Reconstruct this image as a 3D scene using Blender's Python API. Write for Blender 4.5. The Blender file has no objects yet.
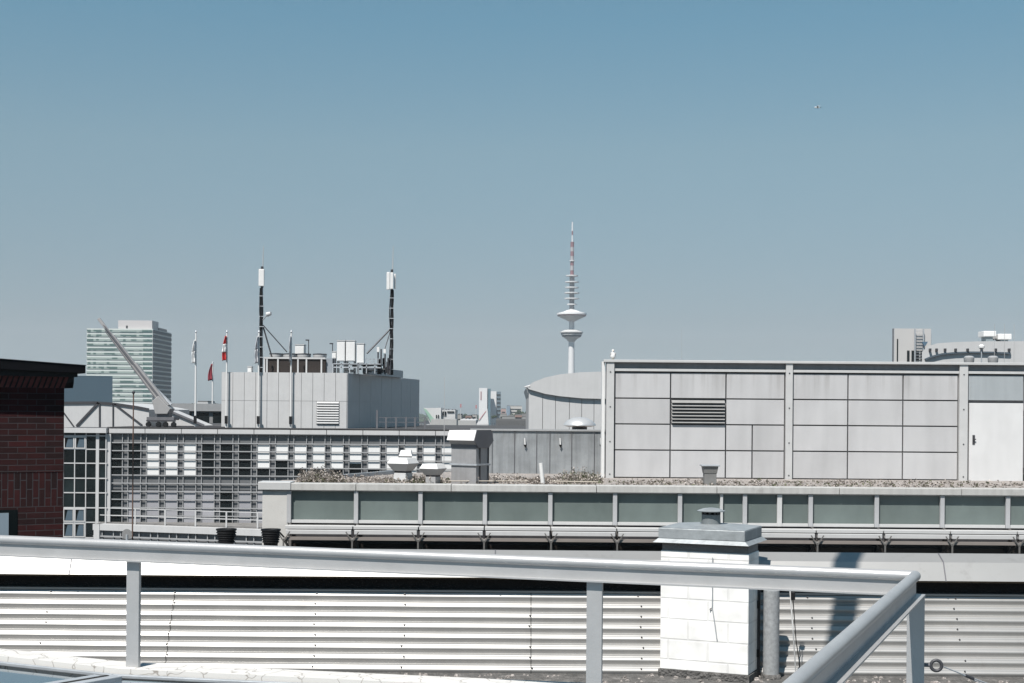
import bpy, bmesh, math, random
from mathutils import Vector, Matrix
random.seed(7)
rad = math.radians
PI = math.pi
F = 1422.2          # focal length in pixels (50 mm on 36 mm at 1024 px)
EYE = 26.0          # eye height above the street
ROLL = 0.0077
scn = bpy.context.scene
COL = scn.collection

def W(px, py, Y):
    """point of the place seen at a pixel of the photograph, at distance Y"""
    u, v = px - 512.0, 412.0 - py
    c, s = math.cos(ROLL), math.sin(ROLL)
    return Vector(((u*c - v*s)/F*Y, Y, EYE + (u*s + v*c)/F*Y))
def WX(px, Y, py=412): return W(px, py, Y).x
def WZ(py, Y, px=512): return W(px, py, Y).z
def E(z): return EYE + z

# ------------------------------------------------------------------ materials
MATS = {}
def mat(name, col=(.5,.5,.5), rough=0.55, metal=0.0, var=0.08, scale=2.0, streak=0.0, bump=0.0, bscale=60.0, rnd=0.0, spec=0.5, streak_scale=(9, 9, .5), dirt=0.0, dirtcol=(.10,.085,.07), stain=None, stainscale=(9,9,.35)):
    if name in MATS: return MATS[name]
    if min(col) > .18 and metal < .2 and name not in ('white_painted_blocks',): col = tuple(c*.74 for c in col)
    m = bpy.data.materials.new(name); m.use_nodes = True
    nt = m.node_tree; N = nt.nodes; L = nt.links
    b = N['Principled BSDF']
    b.inputs['Roughness'].default_value = rough
    b.inputs['Metallic'].default_value = metal
    b.inputs['Specular IOR Level'].default_value = spec
    tc = N.new('ShaderNodeTexCoord')
    n1 = N.new('ShaderNodeTexNoise'); n1.inputs['Scale'].default_value = scale; n1.inputs['Detail'].default_value = 8; n1.inputs['Roughness'].default_value = .62
    L.new(tc.outputs['Object'], n1.inputs['Vector'])
    mr = N.new('ShaderNodeMapRange'); mr.inputs['From Min'].default_value = .3; mr.inputs['From Max'].default_value = .7
    mr.inputs['To Min'].default_value = 1 - var; mr.inputs['To Max'].default_value = 1 + var
    L.new(n1.outputs['Fac'], mr.inputs['Value'])
    val = mr.outputs['Result']
    if streak:
        mp = N.new('ShaderNodeMapping'); mp.inputs['Scale'].default_value = streak_scale
        n2 = N.new('ShaderNodeTexNoise'); n2.inputs['Scale'].default_value = 1.0; n2.inputs['Detail'].default_value = 5
        L.new(tc.outputs['Object'], mp.inputs['Vector']); L.new(mp.outputs['Vector'], n2.inputs['Vector'])
        m2 = N.new('ShaderNodeMapRange'); m2.inputs['From Min'].default_value = .42; m2.inputs['From Max'].default_value = .72
        m2.inputs['To Min'].default_value = 1; m2.inputs['To Max'].default_value = 1 - streak
        L.new(n2.outputs['Fac'], m2.inputs['Value'])
        mu = N.new('ShaderNodeMath'); mu.operation = 'MULTIPLY'; L.new(val, mu.inputs[0]); L.new(m2.outputs['Result'], mu.inputs[1]); val = mu.outputs[0]
    if rnd:
        oi = N.new('ShaderNodeObjectInfo')
        m3 = N.new('ShaderNodeMapRange'); m3.inputs['To Min'].default_value = 1 - rnd; m3.inputs['To Max'].default_value = 1 + rnd
        L.new(oi.outputs['Random'], m3.inputs['Value'])
        mu = N.new('ShaderNodeMath'); mu.operation = 'MULTIPLY'; L.new(val, mu.inputs[0]); L.new(m3.outputs['Result'], mu.inputs[1]); val = mu.outputs[0]
    vm = N.new('ShaderNodeVectorMath'); vm.operation = 'SCALE'; vm.inputs[0].default_value = col
    L.new(val, vm.inputs['Scale'])
    out = vm.outputs['Vector']
    if dirt:
        n4 = N.new('ShaderNodeTexNoise'); n4.inputs['Scale'].default_value = scale*3.1; n4.inputs['Detail'].default_value = 10; n4.inputs['Roughness'].default_value = .7
        L.new(tc.outputs['Object'], n4.inputs['Vector'])
        r = N.new('ShaderNodeMapRange'); r.inputs['From Min'].default_value = .56; r.inputs['From Max'].default_value = .72; r.inputs['To Max'].default_value = dirt
        L.new(n4.outputs['Fac'], r.inputs['Value'])
        mx = N.new('ShaderNodeMix'); mx.data_type = 'RGBA'; mx.inputs['B'].default_value = (*dirtcol, 1)
        L.new(r.outputs['Result'], mx.inputs['Factor']); L.new(out, mx.inputs['A']); out = mx.outputs['Result']
    if stain:
        z0_s, z1_s, amt = stain
        sp_s = N.new('ShaderNodeSeparateXYZ'); L.new(tc.outputs['Object'], sp_s.inputs[0])
        zr_s = N.new('ShaderNodeMapRange'); zr_s.interpolation_type = 'SMOOTHSTEP'; zr_s.inputs['From Min'].default_value = z0_s; zr_s.inputs['From Max'].default_value = z1_s; L.new(sp_s.outputs['Z'], zr_s.inputs['Value'])
        mp_s = N.new('ShaderNodeMapping'); mp_s.inputs['Scale'].default_value = stainscale; L.new(tc.outputs['Object'], mp_s.inputs['Vector'])
        ns_s = N.new('ShaderNodeTexNoise'); ns_s.inputs['Scale'].default_value = 1; ns_s.inputs['Detail'].default_value = 7; ns_s.inputs['Roughness'].default_value = .65; L.new(mp_s.outputs['Vector'], ns_s.inputs['Vector'])
        r_s = N.new('ShaderNodeMapRange'); r_s.inputs['From Min'].default_value = .48; r_s.inputs['From Max'].default_value = .72; L.new(ns_s.outputs['Fac'], r_s.inputs['Value'])
        m_s = N.new('ShaderNodeMath'); m_s.operation = 'MULTIPLY'; L.new(zr_s.outputs['Result'], m_s.inputs[0]); L.new(r_s.outputs['Result'], m_s.inputs[1])
        m_s2 = N.new('ShaderNodeMath'); m_s2.operation = 'MULTIPLY'; L.new(m_s.outputs[0], m_s2.inputs[0]); m_s2.inputs[1].default_value = amt
        mx_s = N.new('ShaderNodeMix'); mx_s.data_type = 'RGBA'; mx_s.inputs['B'].default_value = (*dirtcol, 1)
        L.new(m_s2.outputs[0], mx_s.inputs['Factor']); L.new(out, mx_s.inputs['A']); out = mx_s.outputs['Result']
    L.new(out, b.inputs['Base Color'])
    if bump:
        n3 = N.new('ShaderNodeTexNoise'); n3.inputs['Scale'].default_value = bscale; n3.inputs['Detail'].default_value = 6
        L.new(tc.outputs['Object'], n3.inputs['Vector'])
        bp = N.new('ShaderNodeBump'); bp.inputs['Strength'].default_value = bump; bp.inputs['Distance'].default_value = .02
        L.new(n3.outputs['Fac'], bp.inputs['Height']); L.new(bp.outputs['Normal'], b.inputs['Normal'])
    MATS[name] = m
    return m

def brick_mat(name, c1, c2, mortar, bw, bh, ms, rough=.85, bumps=.5, vertical=False, bdist=.01, xoff=0.0, zoff=0.0, shift=.5):
    m = bpy.data.materials.new(name); m.use_nodes = True
    nt = m.node_tree; N = nt.nodes; L = nt.links; b = N['Principled BSDF']; b.inputs['Roughness'].default_value = rough
    b.inputs['Specular IOR Level'].default_value = .3
    tc = N.new('ShaderNodeTexCoord'); sp = N.new('ShaderNodeSeparateXYZ'); cb = N.new('ShaderNodeCombineXYZ')
    L.new(tc.outputs['Object'], sp.inputs[0])
    ad = N.new('ShaderNodeMath'); ad.operation = 'ADD'; L.new(sp.outputs['X'], ad.inputs[0]); L.new(sp.outputs['Y'], ad.inputs[1])
    ad2 = N.new('ShaderNodeMath'); ad2.operation = 'ADD'; L.new(ad.outputs[0], ad2.inputs[0]); ad2.inputs[1].default_value = xoff
    ad3 = N.new('ShaderNodeMath'); ad3.operation = 'ADD'; L.new(sp.outputs['Z'], ad3.inputs[0]); ad3.inputs[1].default_value = zoff
    if vertical: L.new(ad3.outputs[0], cb.inputs['X']); L.new(ad2.outputs[0], cb.inputs['Y'])
    else: L.new(ad2.outputs[0], cb.inputs['X']); L.new(ad3.outputs[0], cb.inputs['Y'])
    bt = N.new('ShaderNodeTexBrick'); bt.inputs['Scale'].default_value = 1; bt.inputs['Brick Width'].default_value = bw; bt.inputs['Row Height'].default_value = bh
    bt.inputs['Mortar Size'].default_value = ms; bt.inputs['Mortar Smooth'].default_value = .3; bt.offset = shift
    bt.inputs['Color1'].default_value = (*c1, 1); bt.inputs['Color2'].default_value = (*c2, 1); bt.inputs['Mortar'].default_value = (*mortar, 1)
    L.new(cb.outputs[0], bt.inputs['Vector'])
    nz = N.new('ShaderNodeTexNoise'); nz.inputs['Scale'].default_value = 7; nz.inputs['Detail'].default_value = 9; L.new(tc.outputs['Object'], nz.inputs['Vector'])
    mr = N.new('ShaderNodeMapRange'); mr.inputs['From Min'].default_value = .3; mr.inputs['From Max'].default_value = .7; mr.inputs['To Min'].default_value = .82; mr.inputs['To Max'].default_value = 1.10
    L.new(nz.outputs['Fac'], mr.inputs['Value'])
    vm = N.new('ShaderNodeVectorMath'); vm.operation = 'SCALE'; L.new(bt.outputs['Color'], vm.inputs[0]); L.new(mr.outputs['Result'], vm.inputs['Scale'])
    L.new(vm.outputs['Vector'], b.inputs['Base Color'])
    iv = N.new('ShaderNodeMath'); iv.operation = 'SUBTRACT'; iv.inputs[0].default_value = 1; L.new(bt.outputs['Fac'], iv.inputs[1])
    mu = N.new('ShaderNodeMath'); mu.operation = 'MULTIPLY_ADD'; mu.inputs[1].default_value = .25; L.new(nz.outputs['Fac'], mu.inputs[0]); L.new(iv.outputs[0], mu.inputs[2])
    bp = N.new('ShaderNodeBump'); bp.inputs['Strength'].default_value = bumps; bp.inputs['Distance'].default_value = bdist
    L.new(mu.outputs[0], bp.inputs['Height']); L.new(bp.outputs['Normal'], b.inputs['Normal'])
    return m

def ramp_noise_mat(name, cols, scale, rough=.9, bump=.6, bscale=None, dist=.03):
    m = bpy.data.materials.new(name); m.use_nodes = True
    nt = m.node_tree; N = nt.nodes; L = nt.links; b = N['Principled BSDF']; b.inputs['Roughness'].default_value = rough; b.inputs['Specular IOR Level'].default_value = .2
    tc = N.new('ShaderNodeTexCoord'); n = N.new('ShaderNodeTexNoise'); n.inputs['Scale'].default_value = scale; n.inputs['Detail'].default_value = 12; n.inputs['Roughness'].default_value = .75
    L.new(tc.outputs['Object'], n.inputs['Vector'])
    cr = N.new('ShaderNodeValToRGB'); e = cr.color_ramp.elements
    while len(e) < len(cols): e.new(.5)
    for i, c in enumerate(cols): e[i].position = .3 + .4*i/(len(cols)-1); e[i].color = (*c, 1)
    L.new(n.outputs['Fac'], cr.inputs['Fac']); L.new(cr.outputs['Color'], b.inputs['Base Color'])
    n2 = N.new('ShaderNodeTexNoise'); n2.inputs['Scale'].default_value = bscale or scale*4; n2.inputs['Detail'].default_value = 5; L.new(tc.outputs['Object'], n2.inputs['Vector'])
    bp = N.new('ShaderNodeBump'); bp.inputs['Strength'].default_value = bump; bp.inputs['Distance'].default_value = dist
    L.new(n2.outputs['Fac'], bp.inputs['Height']); L.new(bp.outputs['Normal'], b.inputs['Normal'])
    return m

def band_mat(name, glass, blind, cell, share, axis='X', rough=.15):
    """window band: cells of glass, some with a pale blind behind"""
    m = bpy.data.materials.new(name); m.use_nodes = True
    nt = m.node_tree; N = nt.nodes; L = nt.links; b = N['Principled BSDF']; b.inputs['Roughness'].default_value = rough
    tc = N.new('ShaderNodeTexCoord'); sp = N.new('ShaderNodeSeparateXYZ'); L.new(tc.outputs['Object'], sp.inputs[0])
    def cellnoise(c1, seed):
        d = N.new('ShaderNodeMath'); d.operation = 'DIVIDE'; d.inputs[1].default_value = c1; L.new(sp.outputs[axis], d.inputs[0])
        fl = N.new('ShaderNodeMath'); fl.operation = 'FLOOR'; L.new(d.outputs[0], fl.inputs[0])
        dz = N.new('ShaderNodeMath'); dz.operation = 'DIVIDE'; dz.inputs[1].default_value = 3.6; L.new(sp.outputs['Z'], dz.inputs[0])
        fz = N.new('ShaderNodeMath'); fz.operation = 'FLOOR'; L.new(dz.outputs[0], fz.inputs[0])
        cb = N.new('ShaderNodeCombineXYZ'); L.new(fl.outputs[0], cb.inputs[0]); L.new(fz.outputs[0], cb.inputs[1]); cb.inputs[2].default_value = seed
        wn = N.new('ShaderNodeTexWhiteNoise'); wn.noise_dimensions = '3D'; L.new(cb.outputs[0], wn.inputs['Vector'])
        return wn.outputs['Value']
    a = cellnoise(cell, 0.0); c = cellnoise(cell*6, 3.0)
    av = N.new('ShaderNodeMath'); av.operation = 'MULTIPLY_ADD'; av.inputs[1].default_value = .45; L.new(a, av.inputs[0]); 
    s = N.new('ShaderNodeMath'); s.operation = 'MULTIPLY'; s.inputs[1].default_value = .55; L.new(c, s.inputs[0]); L.new(s.outputs[0], av.inputs[2])
    gt = N.new('ShaderNodeMath'); gt.operation = 'LESS_THAN'; gt.inputs[1].default_value = share; L.new(av.outputs[0], gt.inputs[0])
    mx = N.new('ShaderNodeMix'); mx.data_type = 'RGBA'; mx.inputs['A'].default_value = (*glass, 1); mx.inputs['B'].default_value = (*blind, 1)
    L.new(gt.outputs[0], mx.inputs['Factor']); L.new(mx.outputs['Result'], b.inputs['Base Color'])
    return m

M = {}
M['galv'] = mat('galvanised_steel', (.40,.40,.40), .36, .38, .07, 9, bump=.05, bscale=160)
M['galv_dull'] = mat('dull_galvanised_steel', (.36,.38,.40), .5, .35, .16, 6, bump=.05)
M['zinc'] = mat('weathered_zinc', (.27,.285,.295), .5, .25, .24, 1.6, streak=.22, stain=(.2,1.3,.5), stainscale=(4,4,.5))
M['zincdark'] = mat('dark_zinc', (.12,.12,.13), .55, .2, .12, 2)
M['corr'] = mat('white_coated_sheet', (.335,.33,.32), .43, .40, .05, 3, streak=.06, streak_scale=(7,.6,.6), dirt=.12)
M['coping'] = mat('pale_coping_sheet', (.34,.335,.325), .40, .45, .05, 2.2, dirt=.25)
M['rubber'] = mat('black_rubber', (.012,.011,.011), .85, 0, .3, 30, bump=.5, bscale=90)
M['rust'] = mat('brown_seal', (.12,.085,.055), .9, 0, .3, 40)
M['white'] = mat('white_paint', (.78,.78,.77), .5, 0, .04, 3)
M['offwhite'] = mat('off_white_panel', (.58,.58,.58), .5, 0, .04, 1.5, streak=.05)
M['panel'] = mat('light_grey_panel', (.585,.582,.588), .33, .05, .055, .7, streak=.11, rnd=.06, streak_scale=(2.6,2.6,.5), stain=(1.7,2.9,.62), stainscale=(5,5,.25), dirtcol=(.20,.19,.18))
M['bluepanel'] = mat('blue_grey_panel', (.44,.475,.495), .3, .1, .05, 1.1, streak=.08)
M['frame'] = mat('pale_frame', (.63,.63,.625), .4, .1, .05, 3, rnd=.02)
M['door'] = mat('white_door_paint', (.74,.74,.74), .4, 0, .05, 1.1, streak=.06, streak_scale=(4,4,.8), rnd=0)
M['gap'] = mat('dark_joint', (.15,.15,.155), .8, 0, .1, 5)
M['black'] = mat('black_plastic', (.009,.009,.010), .5, 0, .2, 20, spec=.3)
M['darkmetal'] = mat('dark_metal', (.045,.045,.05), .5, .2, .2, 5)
M['concrete'] = mat('pale_render', (.60,.59,.565), .85, 0, .05, 2, bump=.15, bscale=40, dirt=.12)
M['cop1'] = mat('roof_edge_coping', (.53,.525,.505), .55, 0, .07, 1.3, streak=.16, dirt=.3, rnd=.03)
M['teal'] = mat('green_grey_spandrel_glass', (.122,.148,.142), .16, 0, .12, .7, spec=.5, rnd=.12, streak=.10, streak_scale=(3,3,1.2))
M['dglass'] = mat('dark_window_glass', (.007,.010,.011), .12, 0, .3, 1, spec=.25)
M['gglass'] = mat('green_dark_glass', (.008,.013,.014), .1, 0, .5, .7, rnd=.4, spec=.3)
M['blind'] = mat('white_blind', (.84,.84,.83), .7, 0, .02, 2, rnd=.05)
M['gblind'] = mat('grey_blind', (.36,.36,.385), .7, 0, .03, 2, rnd=.08)
M['pier'] = mat('grey_pier_panel', (.10,.103,.108), .55, 0, .08, 1)
M['screenbar'] = mat('sun_screen_bar', (.40,.405,.41), .5, .1, .06, 3)
M['brown'] = mat('brown_coil', (.014,.009,.007), .8, 0, .3, 2)
M['skyglass'] = mat('skylight_glass', (.07,.10,.125), .07, 0, .05, 2, spec=.6)
M['crane'] = mat('crane_grey_paint', (.36,.355,.355), .5, 0, .07, 3)
M['roofdark'] = mat('dark_roof_felt', (.10,.10,.10), .9, 0, .2, 1.5, bump=.3)
M['asphalt'] = mat('street_asphalt', (.06,.06,.06), .9, 0, .2, .05)
M['tower'] = mat('tower_concrete', (.60,.60,.59), .6, 0, .02, .02)
M['towerred'] = mat('tower_red_paint', (.17,.075,.085), .6, 0, .02, .02)
M['towerwhite'] = mat('tower_white_paint', (.74,.74,.74), .6, 0, .02, .02)
M['redcloth'] = mat('red_cloth', (.50,.035,.035), .8, 0, .1, 2)
M['whitecloth'] = mat('white_cloth', (.95,.95,.95), .8, 0, .05, 2)
M['greycloth'] = mat('grey_cloth', (.62,.63,.66), .8, 0, .05, 2)
M['darkred'] = mat('dark_red_cloth', (.22,.03,.045), .8, 0, .1, 2)
M['rod'] = mat('rusty_brown_rod', (.10,.06,.045), .7, 0, .2, 20)
M['shadeblue'] = mat('painted_shade_blue', (.045,.075,.100), .5, 0, .05, .4)  # shade of a turned-away face put into the base colour
M['greenpaint'] = mat('pale_green_paint', (.30,.46,.37), .5, 0, .05, 1)
M['lowroof'] = ramp_noise_mat('bitumen_gravel', [(.035,.035,.035),(.09,.088,.085),(.13,.125,.12),(.26,.25,.24)], 14, bump=.8, bscale=60)
M['gravel'] = ramp_noise_mat('roof_gravel', [(.13,.115,.105),(.24,.22,.205),(.36,.33,.31),(.52,.48,.46)], 9, bump=1.0, bscale=30, dist=.06)
M['plant'] = ramp_noise_mat('dry_plants', [(.13,.115,.095),(.25,.22,.19),(.40,.36,.33),(.58,.54,.51)], 6, bump=.1)
M['greenplant'] = ramp_noise_mat('green_grey_plants', [(.06,.07,.035),(.10,.11,.06),(.20,.20,.14)], 6, bump=.1)
M['leaf'] = ramp_noise_mat('tree_leaves', [(.012,.02,.01),(.026,.04,.018),(.05,.066,.032)], .12, bump=.1)
M['bark'] = mat('tree_bark', (.07,.055,.04), .9)
M['beak'] = mat('yellow_beak', (.6,.35,.05), .5)
M['gullgrey'] = mat('grey_feathers', (.20,.21,.22), .7)

# ------------------------------------------------------------------ builders
ORI = {}
class G:
    def __init__(s): s.v = []; s.f = []
    def add(s, vs, fs):
        k = len(s.v); s.v += [Vector(p) for p in vs]; s.f += [tuple(i + k for i in f) for f in fs]; return s
    def box(s, x0, x1, y0, y1, z0, z1):
        if x0 > x1: x0, x1 = x1, x0
        if y0 > y1: y0, y1 = y1, y0
        if z0 > z1: z0, z1 = z1, z0
        return s.add([(x0,y0,z0),(x1,y0,z0),(x1,y1,z0),(x0,y1,z0),(x0,y0,z1),(x1,y0,z1),(x1,y1,z1),(x0,y1,z1)],
                     [(0,3,2,1),(4,5,6,7),(0,1,5,4),(1,2,6,5),(2,3,7,6),(3,0,4,7)])
    def beam(s, p, q, w, h, up=(0,0,1)):
        p, q = Vector(p), Vector(q); d = (q-p).normalized(); up = Vector(up)
        if abs(d.dot(up)) > .98: up = Vector((0,1,0))
        r = d.cross(up).normalized(); u = r.cross(d).normalized()
        a = [p - r*w/2 - u*h/2, p + r*w/2 - u*h/2, p + r*w/2 + u*h/2, p - r*w/2 + u*h/2]
        b = [x + (q-p) for x in a]
        return s.add(a+b, [(0,1,2,3),(7,6,5,4),(0,4,5,1),(1,5,6,2),(2,6,7,3),(3,7,4,0)])
    def cyl(s, p, q, r, r2=None, n=12, cap=True):
        p, q = Vector(p), Vector(q); r2 = r if r2 is None else r2
        d = (q-p).normalized(); a = Vector((0,0,1)) if abs(d.z) < .9 else Vector((1,0,0))
        x = d.cross(a).normalized(); y = d.cross(x)
        vs = []
        for c, R in ((p, r), (q, r2)):
            for i in range(n):
                t = 2*PI*i/n; vs.append(c + x*math.cos(t)*R + y*math.sin(t)*R)
        fs = [(i, n+i, n+(i+1) % n, (i+1) % n) for i in range(n)]
        if cap: fs += [tuple(range(n)), tuple(range(2*n-1, n-1, -1))]
        return s.add(vs, fs)
    def prism(s, poly, y0, y1, sk=0):                       # polygon in XZ
        n = len(poly); vs = [(x, y0, z) for x, z in poly] + [(x+sk, y1, z) for x, z in poly]
        return s.add(vs, [tuple(range(n)), tuple(range(2*n-1, n-1, -1))] + [(i, n+i, n+(i+1) % n, (i+1) % n) for i in range(n)])
    def prismx(s, poly, x0, x1):                      # polygon in YZ
        n = len(poly); vs = [(x0, y, z) for y, z in poly] + [(x1, y, z) for y, z in poly]
        return s.add(vs, [tuple(range(n)), tuple(range(2*n-1, n-1, -1))] + [(i, n+i, n+(i+1) % n, (i+1) % n) for i in range(n)])
    def prismz(s, poly, z0, z1):                      # polygon in XY
        n = len(poly); vs = [(x, y, z0) for x, y in poly] + [(x, y, z1) for x, y in poly]
        return s.add(vs, [tuple(range(n)), tuple(range(2*n-1, n-1, -1))] + [(i, n+i, n+(i+1) % n, (i+1) % n) for i in range(n)])
    def lathe(s, prof, c, n=24):
        c = Vector(c); vs = []; m = len(prof)
        for r, z in prof:
            for i in range(n):
                t = 2*PI*i/n; vs.append(c + Vector((max(r, 1e-4)*math.cos(t), max(r, 1e-4)*math.sin(t), z)))
        fs = [(j*n+i, j*n+(i+1) % n, (j+1)*n+(i+1) % n, (j+1)*n+i) for j in range(m-1) for i in range(n)]
        fs += [tuple(range(n-1, -1, -1)), tuple(range((m-1)*n, m*n))]
        return s.add(vs, fs)
    def torus(s, c, R, r, ax=(0,1,0), n=24, k=10):
        c = Vector(c); q = Vector((0,0,1)).rotation_difference(Vector(ax)); vs = []
        for i in range(n):
            t = 2*PI*i/n
            for j in range(k):
                a = 2*PI*j/k; vs.append(c + q @ Vector(((R+r*math.cos(a))*math.cos(t), (R+r*math.cos(a))*math.sin(t), r*math.sin(a))))
        fs = [(i*k+j, ((i+1) % n)*k+j, ((i+1) % n)*k+(j+1) % k, i*k+(j+1) % k) for i in range(n) for j in range(k)]
        return s.add(vs, fs)
    def frustum(s, b, t):       # b,t: (cx,cy,z,hx,hy)
        vs = []
        for cx, cy, z, hx, hy in (b, t): vs += [(cx-hx,cy-hy,z),(cx+hx,cy-hy,z),(cx+hx,cy+hy,z),(cx-hx,cy+hy,z)]
        return s.add(vs, [(0,3,2,1),(4,5,6,7),(0,1,5,4),(1,2,6,5),(2,3,7,6),(3,0,4,7)])
    def tube(s, pts, r, n=8):
        for a, b in zip(pts[:-1], pts[1:]): s.cyl(a, b, r, n=n)
        return s
    def build(s, name, m, parent=None, at=None, smooth=False, bevel=0, local=False, label=None):
        me = bpy.data.meshes.new(name); o = bpy.data.objects.new(name, me); COL.objects.link(o)
        if parent is not None:
            o.parent = parent; off = Vector((0,0,0)) if local else ORI[parent.name]; ORI[o.name] = off if not local else Vector((0,0,0))
        elif local:
            o.location = at; off = Vector((0,0,0)); ORI[o.name] = Vector(at)
        else:
            if at is None:
                xs = [p.x for p in s.v]; ys = [p.y for p in s.v]; at = ((min(xs)+max(xs))/2, (min(ys)+max(ys))/2, min(p.z for p in s.v))
            off = Vector(at); o.location = off; ORI[o.name] = off
        me.from_pydata([p - off for p in s.v], [], s.f); me.materials.append(m)
        bm = bmesh.new(); bm.from_mesh(me); bmesh.ops.recalc_face_normals(bm, faces=bm.faces); bm.to_mesh(me); bm.free()
        if smooth:
            for p in me.polygons: p.use_smooth = True
            try: me.set_sharp_from_angle(angle=rad(40))
            except Exception: pass
        if bevel:
            md = o.modifiers.new('bevel', 'BEVEL'); md.width = bevel; md.segments = 2; md.limit_method = 'ANGLE'
        if label: o['label'] = label
        return o

def tag(o, label=None, cat=None, group=None, kind=None):
    if label: o['label'] = label
    if cat: o['category'] = cat
    if group: o['group'] = group
    if kind: o['kind'] = kind
    return o
def thing(name, label, cat, loc, group=None, rotz=0):
    o = bpy.data.objects.new(name, None); COL.objects.link(o); o.location = loc; o.rotation_euler.z = rotz; o.empty_display_size = .2
    ORI[o.name] = Vector(loc); return tag(o, label, cat, group)
def inst(src, parent, d=(0,0,0)):
    c = src.copy(); COL.objects.link(c); c.parent = parent; c.location = src.location + Vector(d); ORI[c.name] = ORI[src.name]; return c
def copy_tree(o, loc, label=None):
    kids = [x for x in bpy.data.objects if x.parent == o]
    c = o.copy(); COL.objects.link(c); c.location = loc; ORI[c.name] = Vector(loc)
    if label: c['label'] = label
    def rec(src, dst):
        for k in [x for x in list(bpy.data.objects) if x.parent == src and x != dst]:
            kc = k.copy(); COL.objects.link(kc); kc.parent = dst; rec(k, kc)
    rec(o, c)
    return c
def struct(o): o['kind'] = 'structure'; return o

# ------------------------------------------------------------------ world, sun, camera
AZ, EL = rad(27), rad(57)          # sun behind the camera's left shoulder
sun_dir = Vector((-math.sin(AZ)*math.cos(EL), -math.cos(AZ)*math.cos(EL), math.sin(EL)))
w = bpy.data.worlds.new('World'); scn.world = w; w.use_nodes = True
nt = w.node_tree; N = nt.nodes; L = nt.links
bg = N['Background']; sky = N.new('ShaderNodeTexSky'); sky.sky_type = 'NISHITA'; sky.sun_disc = False
sky.sun_elevation = EL; sky.sun_rotation = math.atan2(sun_dir.x, sun_dir.y)
sky.altitude = 0; sky.air_density = 1.0; sky.dust_density = .6; sky.ozone_density = 1.6
hs = N.new('ShaderNodeHueSaturation'); hs.inputs['Saturation'].default_value = .62; hs.inputs['Hue'].default_value = .487; hs.inputs['Value'].default_value = 1.0
L.new(sky.outputs[0], hs.inputs['Color'])
tcw = N.new('ShaderNodeTexCoord'); spw = N.new('ShaderNodeSeparateXYZ'); L.new(tcw.outputs['Generated'], spw.inputs[0])
rmp = N.new('ShaderNodeValToRGB'); L.new(spw.outputs['Z'], rmp.inputs['Fac'])
SKY = [(0.0,(.56,.70,.84)),(.008,(.56,.70,.84)),(.05,(.53,.59,.67)),(.181,(.630,.835,.885)),(.266,(.49,.88,1.02)),(.5,(.45,.84,1.04))]
e_ = rmp.color_ramp.elements
while len(e_) < len(SKY): e_.new(.9)
for el_, (p_, c_k) in zip(e_, SKY): el_.position = p_; el_.color = (*c_k, 1)
mlt = N.new('ShaderNodeVectorMath'); mlt.operation = 'MULTIPLY'; L.new(hs.outputs[0], mlt.inputs[0]); L.new(rmp.outputs['Color'], mlt.inputs[1])
L.new(mlt.outputs[0], bg.inputs['Color']); bg.inputs['Strength'].default_value = .055
sl = bpy.data.lights.new('sun', 'SUN'); sl.energy = 5.0; sl.angle = rad(.53); sl.color = (1, .952, .90)
so = bpy.data.objects.new('sun', sl); COL.objects.link(so); so.rotation_euler = sun_dir.to_track_quat('Z', 'Y').to_euler(); so.location = (0,0,60)
cd = bpy.data.cameras.new('camera'); cam = bpy.data.objects.new('camera', cd); COL.objects.link(cam)
cd.lens = 50; cd.sensor_width = 36; cd.sensor_fit = 'HORIZONTAL'; cd.shift_y = (412-341.5)/1024; cd.clip_end = 30000; cd.clip_start = .05
c_, s_ = math.cos(ROLL), math.sin(ROLL)
cam.matrix_world = Matrix(((c_, -s_, 0, 0), (0, 0, -1, 0), (s_, c_, 0, EYE), (0,0,0,1)))
scn.camera = cam
scn.view_settings.view_transform = 'Standard'; scn.view_settings.look = 'None'; scn.view_settings.exposure = .65; scn.view_settings.gamma = 1

# ================================================================== SETTING
g = G(); g.box(-4900, 4900, -900, 4900, -1, 0); struct(g.build('ground', M['asphalt'], at=(0,0,0)))

# ---- own roof with kerb and skylight
K = [(-4.2, 6.62), (-1.46, 5.30), (-.28, 5.06), (1.28, 4.76), (4.5, 4.55)]
g = G(); g.prismz(K + [(4.5,-4), (-4.2,-4)], 0, E(-1.03)); struct(g.build('roof_deck', M['roofdark'], at=(0,0,0)))
def kerb_mat():
    m = bpy.data.materials.new('cracked_white_coating'); m.use_nodes = True; nt = m.node_tree; N = nt.nodes; L = nt.links; b = N['Principled BSDF']; b.inputs['Roughness'].default_value = .75
    tc = N.new('ShaderNodeTexCoord'); nz = N.new('ShaderNodeTexNoise'); nz.inputs['Scale'].default_value = 9; L.new(tc.outputs['Object'], nz.inputs['Vector'])
    mx = N.new('ShaderNodeMix'); mx.data_type = 'VECTOR'; mx.inputs['Factor'].default_value = .12; L.new(tc.outputs['Object'], mx.inputs['A']); L.new(nz.outputs['Color'], mx.inputs['B'])
    vo = N.new('ShaderNodeTexVoronoi'); vo.feature = 'DISTANCE_TO_EDGE'; vo.inputs['Scale'].default_value = 10; L.new(mx.outputs['Result'], vo.inputs['Vector'])
    r = N.new('ShaderNodeMapRange'); r.inputs['From Min'].default_value = .002; r.inputs['From Max'].default_value = .022; L.new(vo.outputs['Distance'], r.inputs['Value'])
    c = N.new('ShaderNodeMix'); c.data_type = 'RGBA'; c.inputs['A'].default_value = (.24,.22,.20,1); c.inputs['B'].default_value = (.50,.49,.47,1)
    L.new(r.outputs['Result'], c.inputs['Factor']); L.new(c.outputs['Result'], b.inputs['Base Color']); return m
M['kerb'] = kerb_mat()
g = G()
Ko = [(x, y + .14) for x, y in K]
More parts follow.
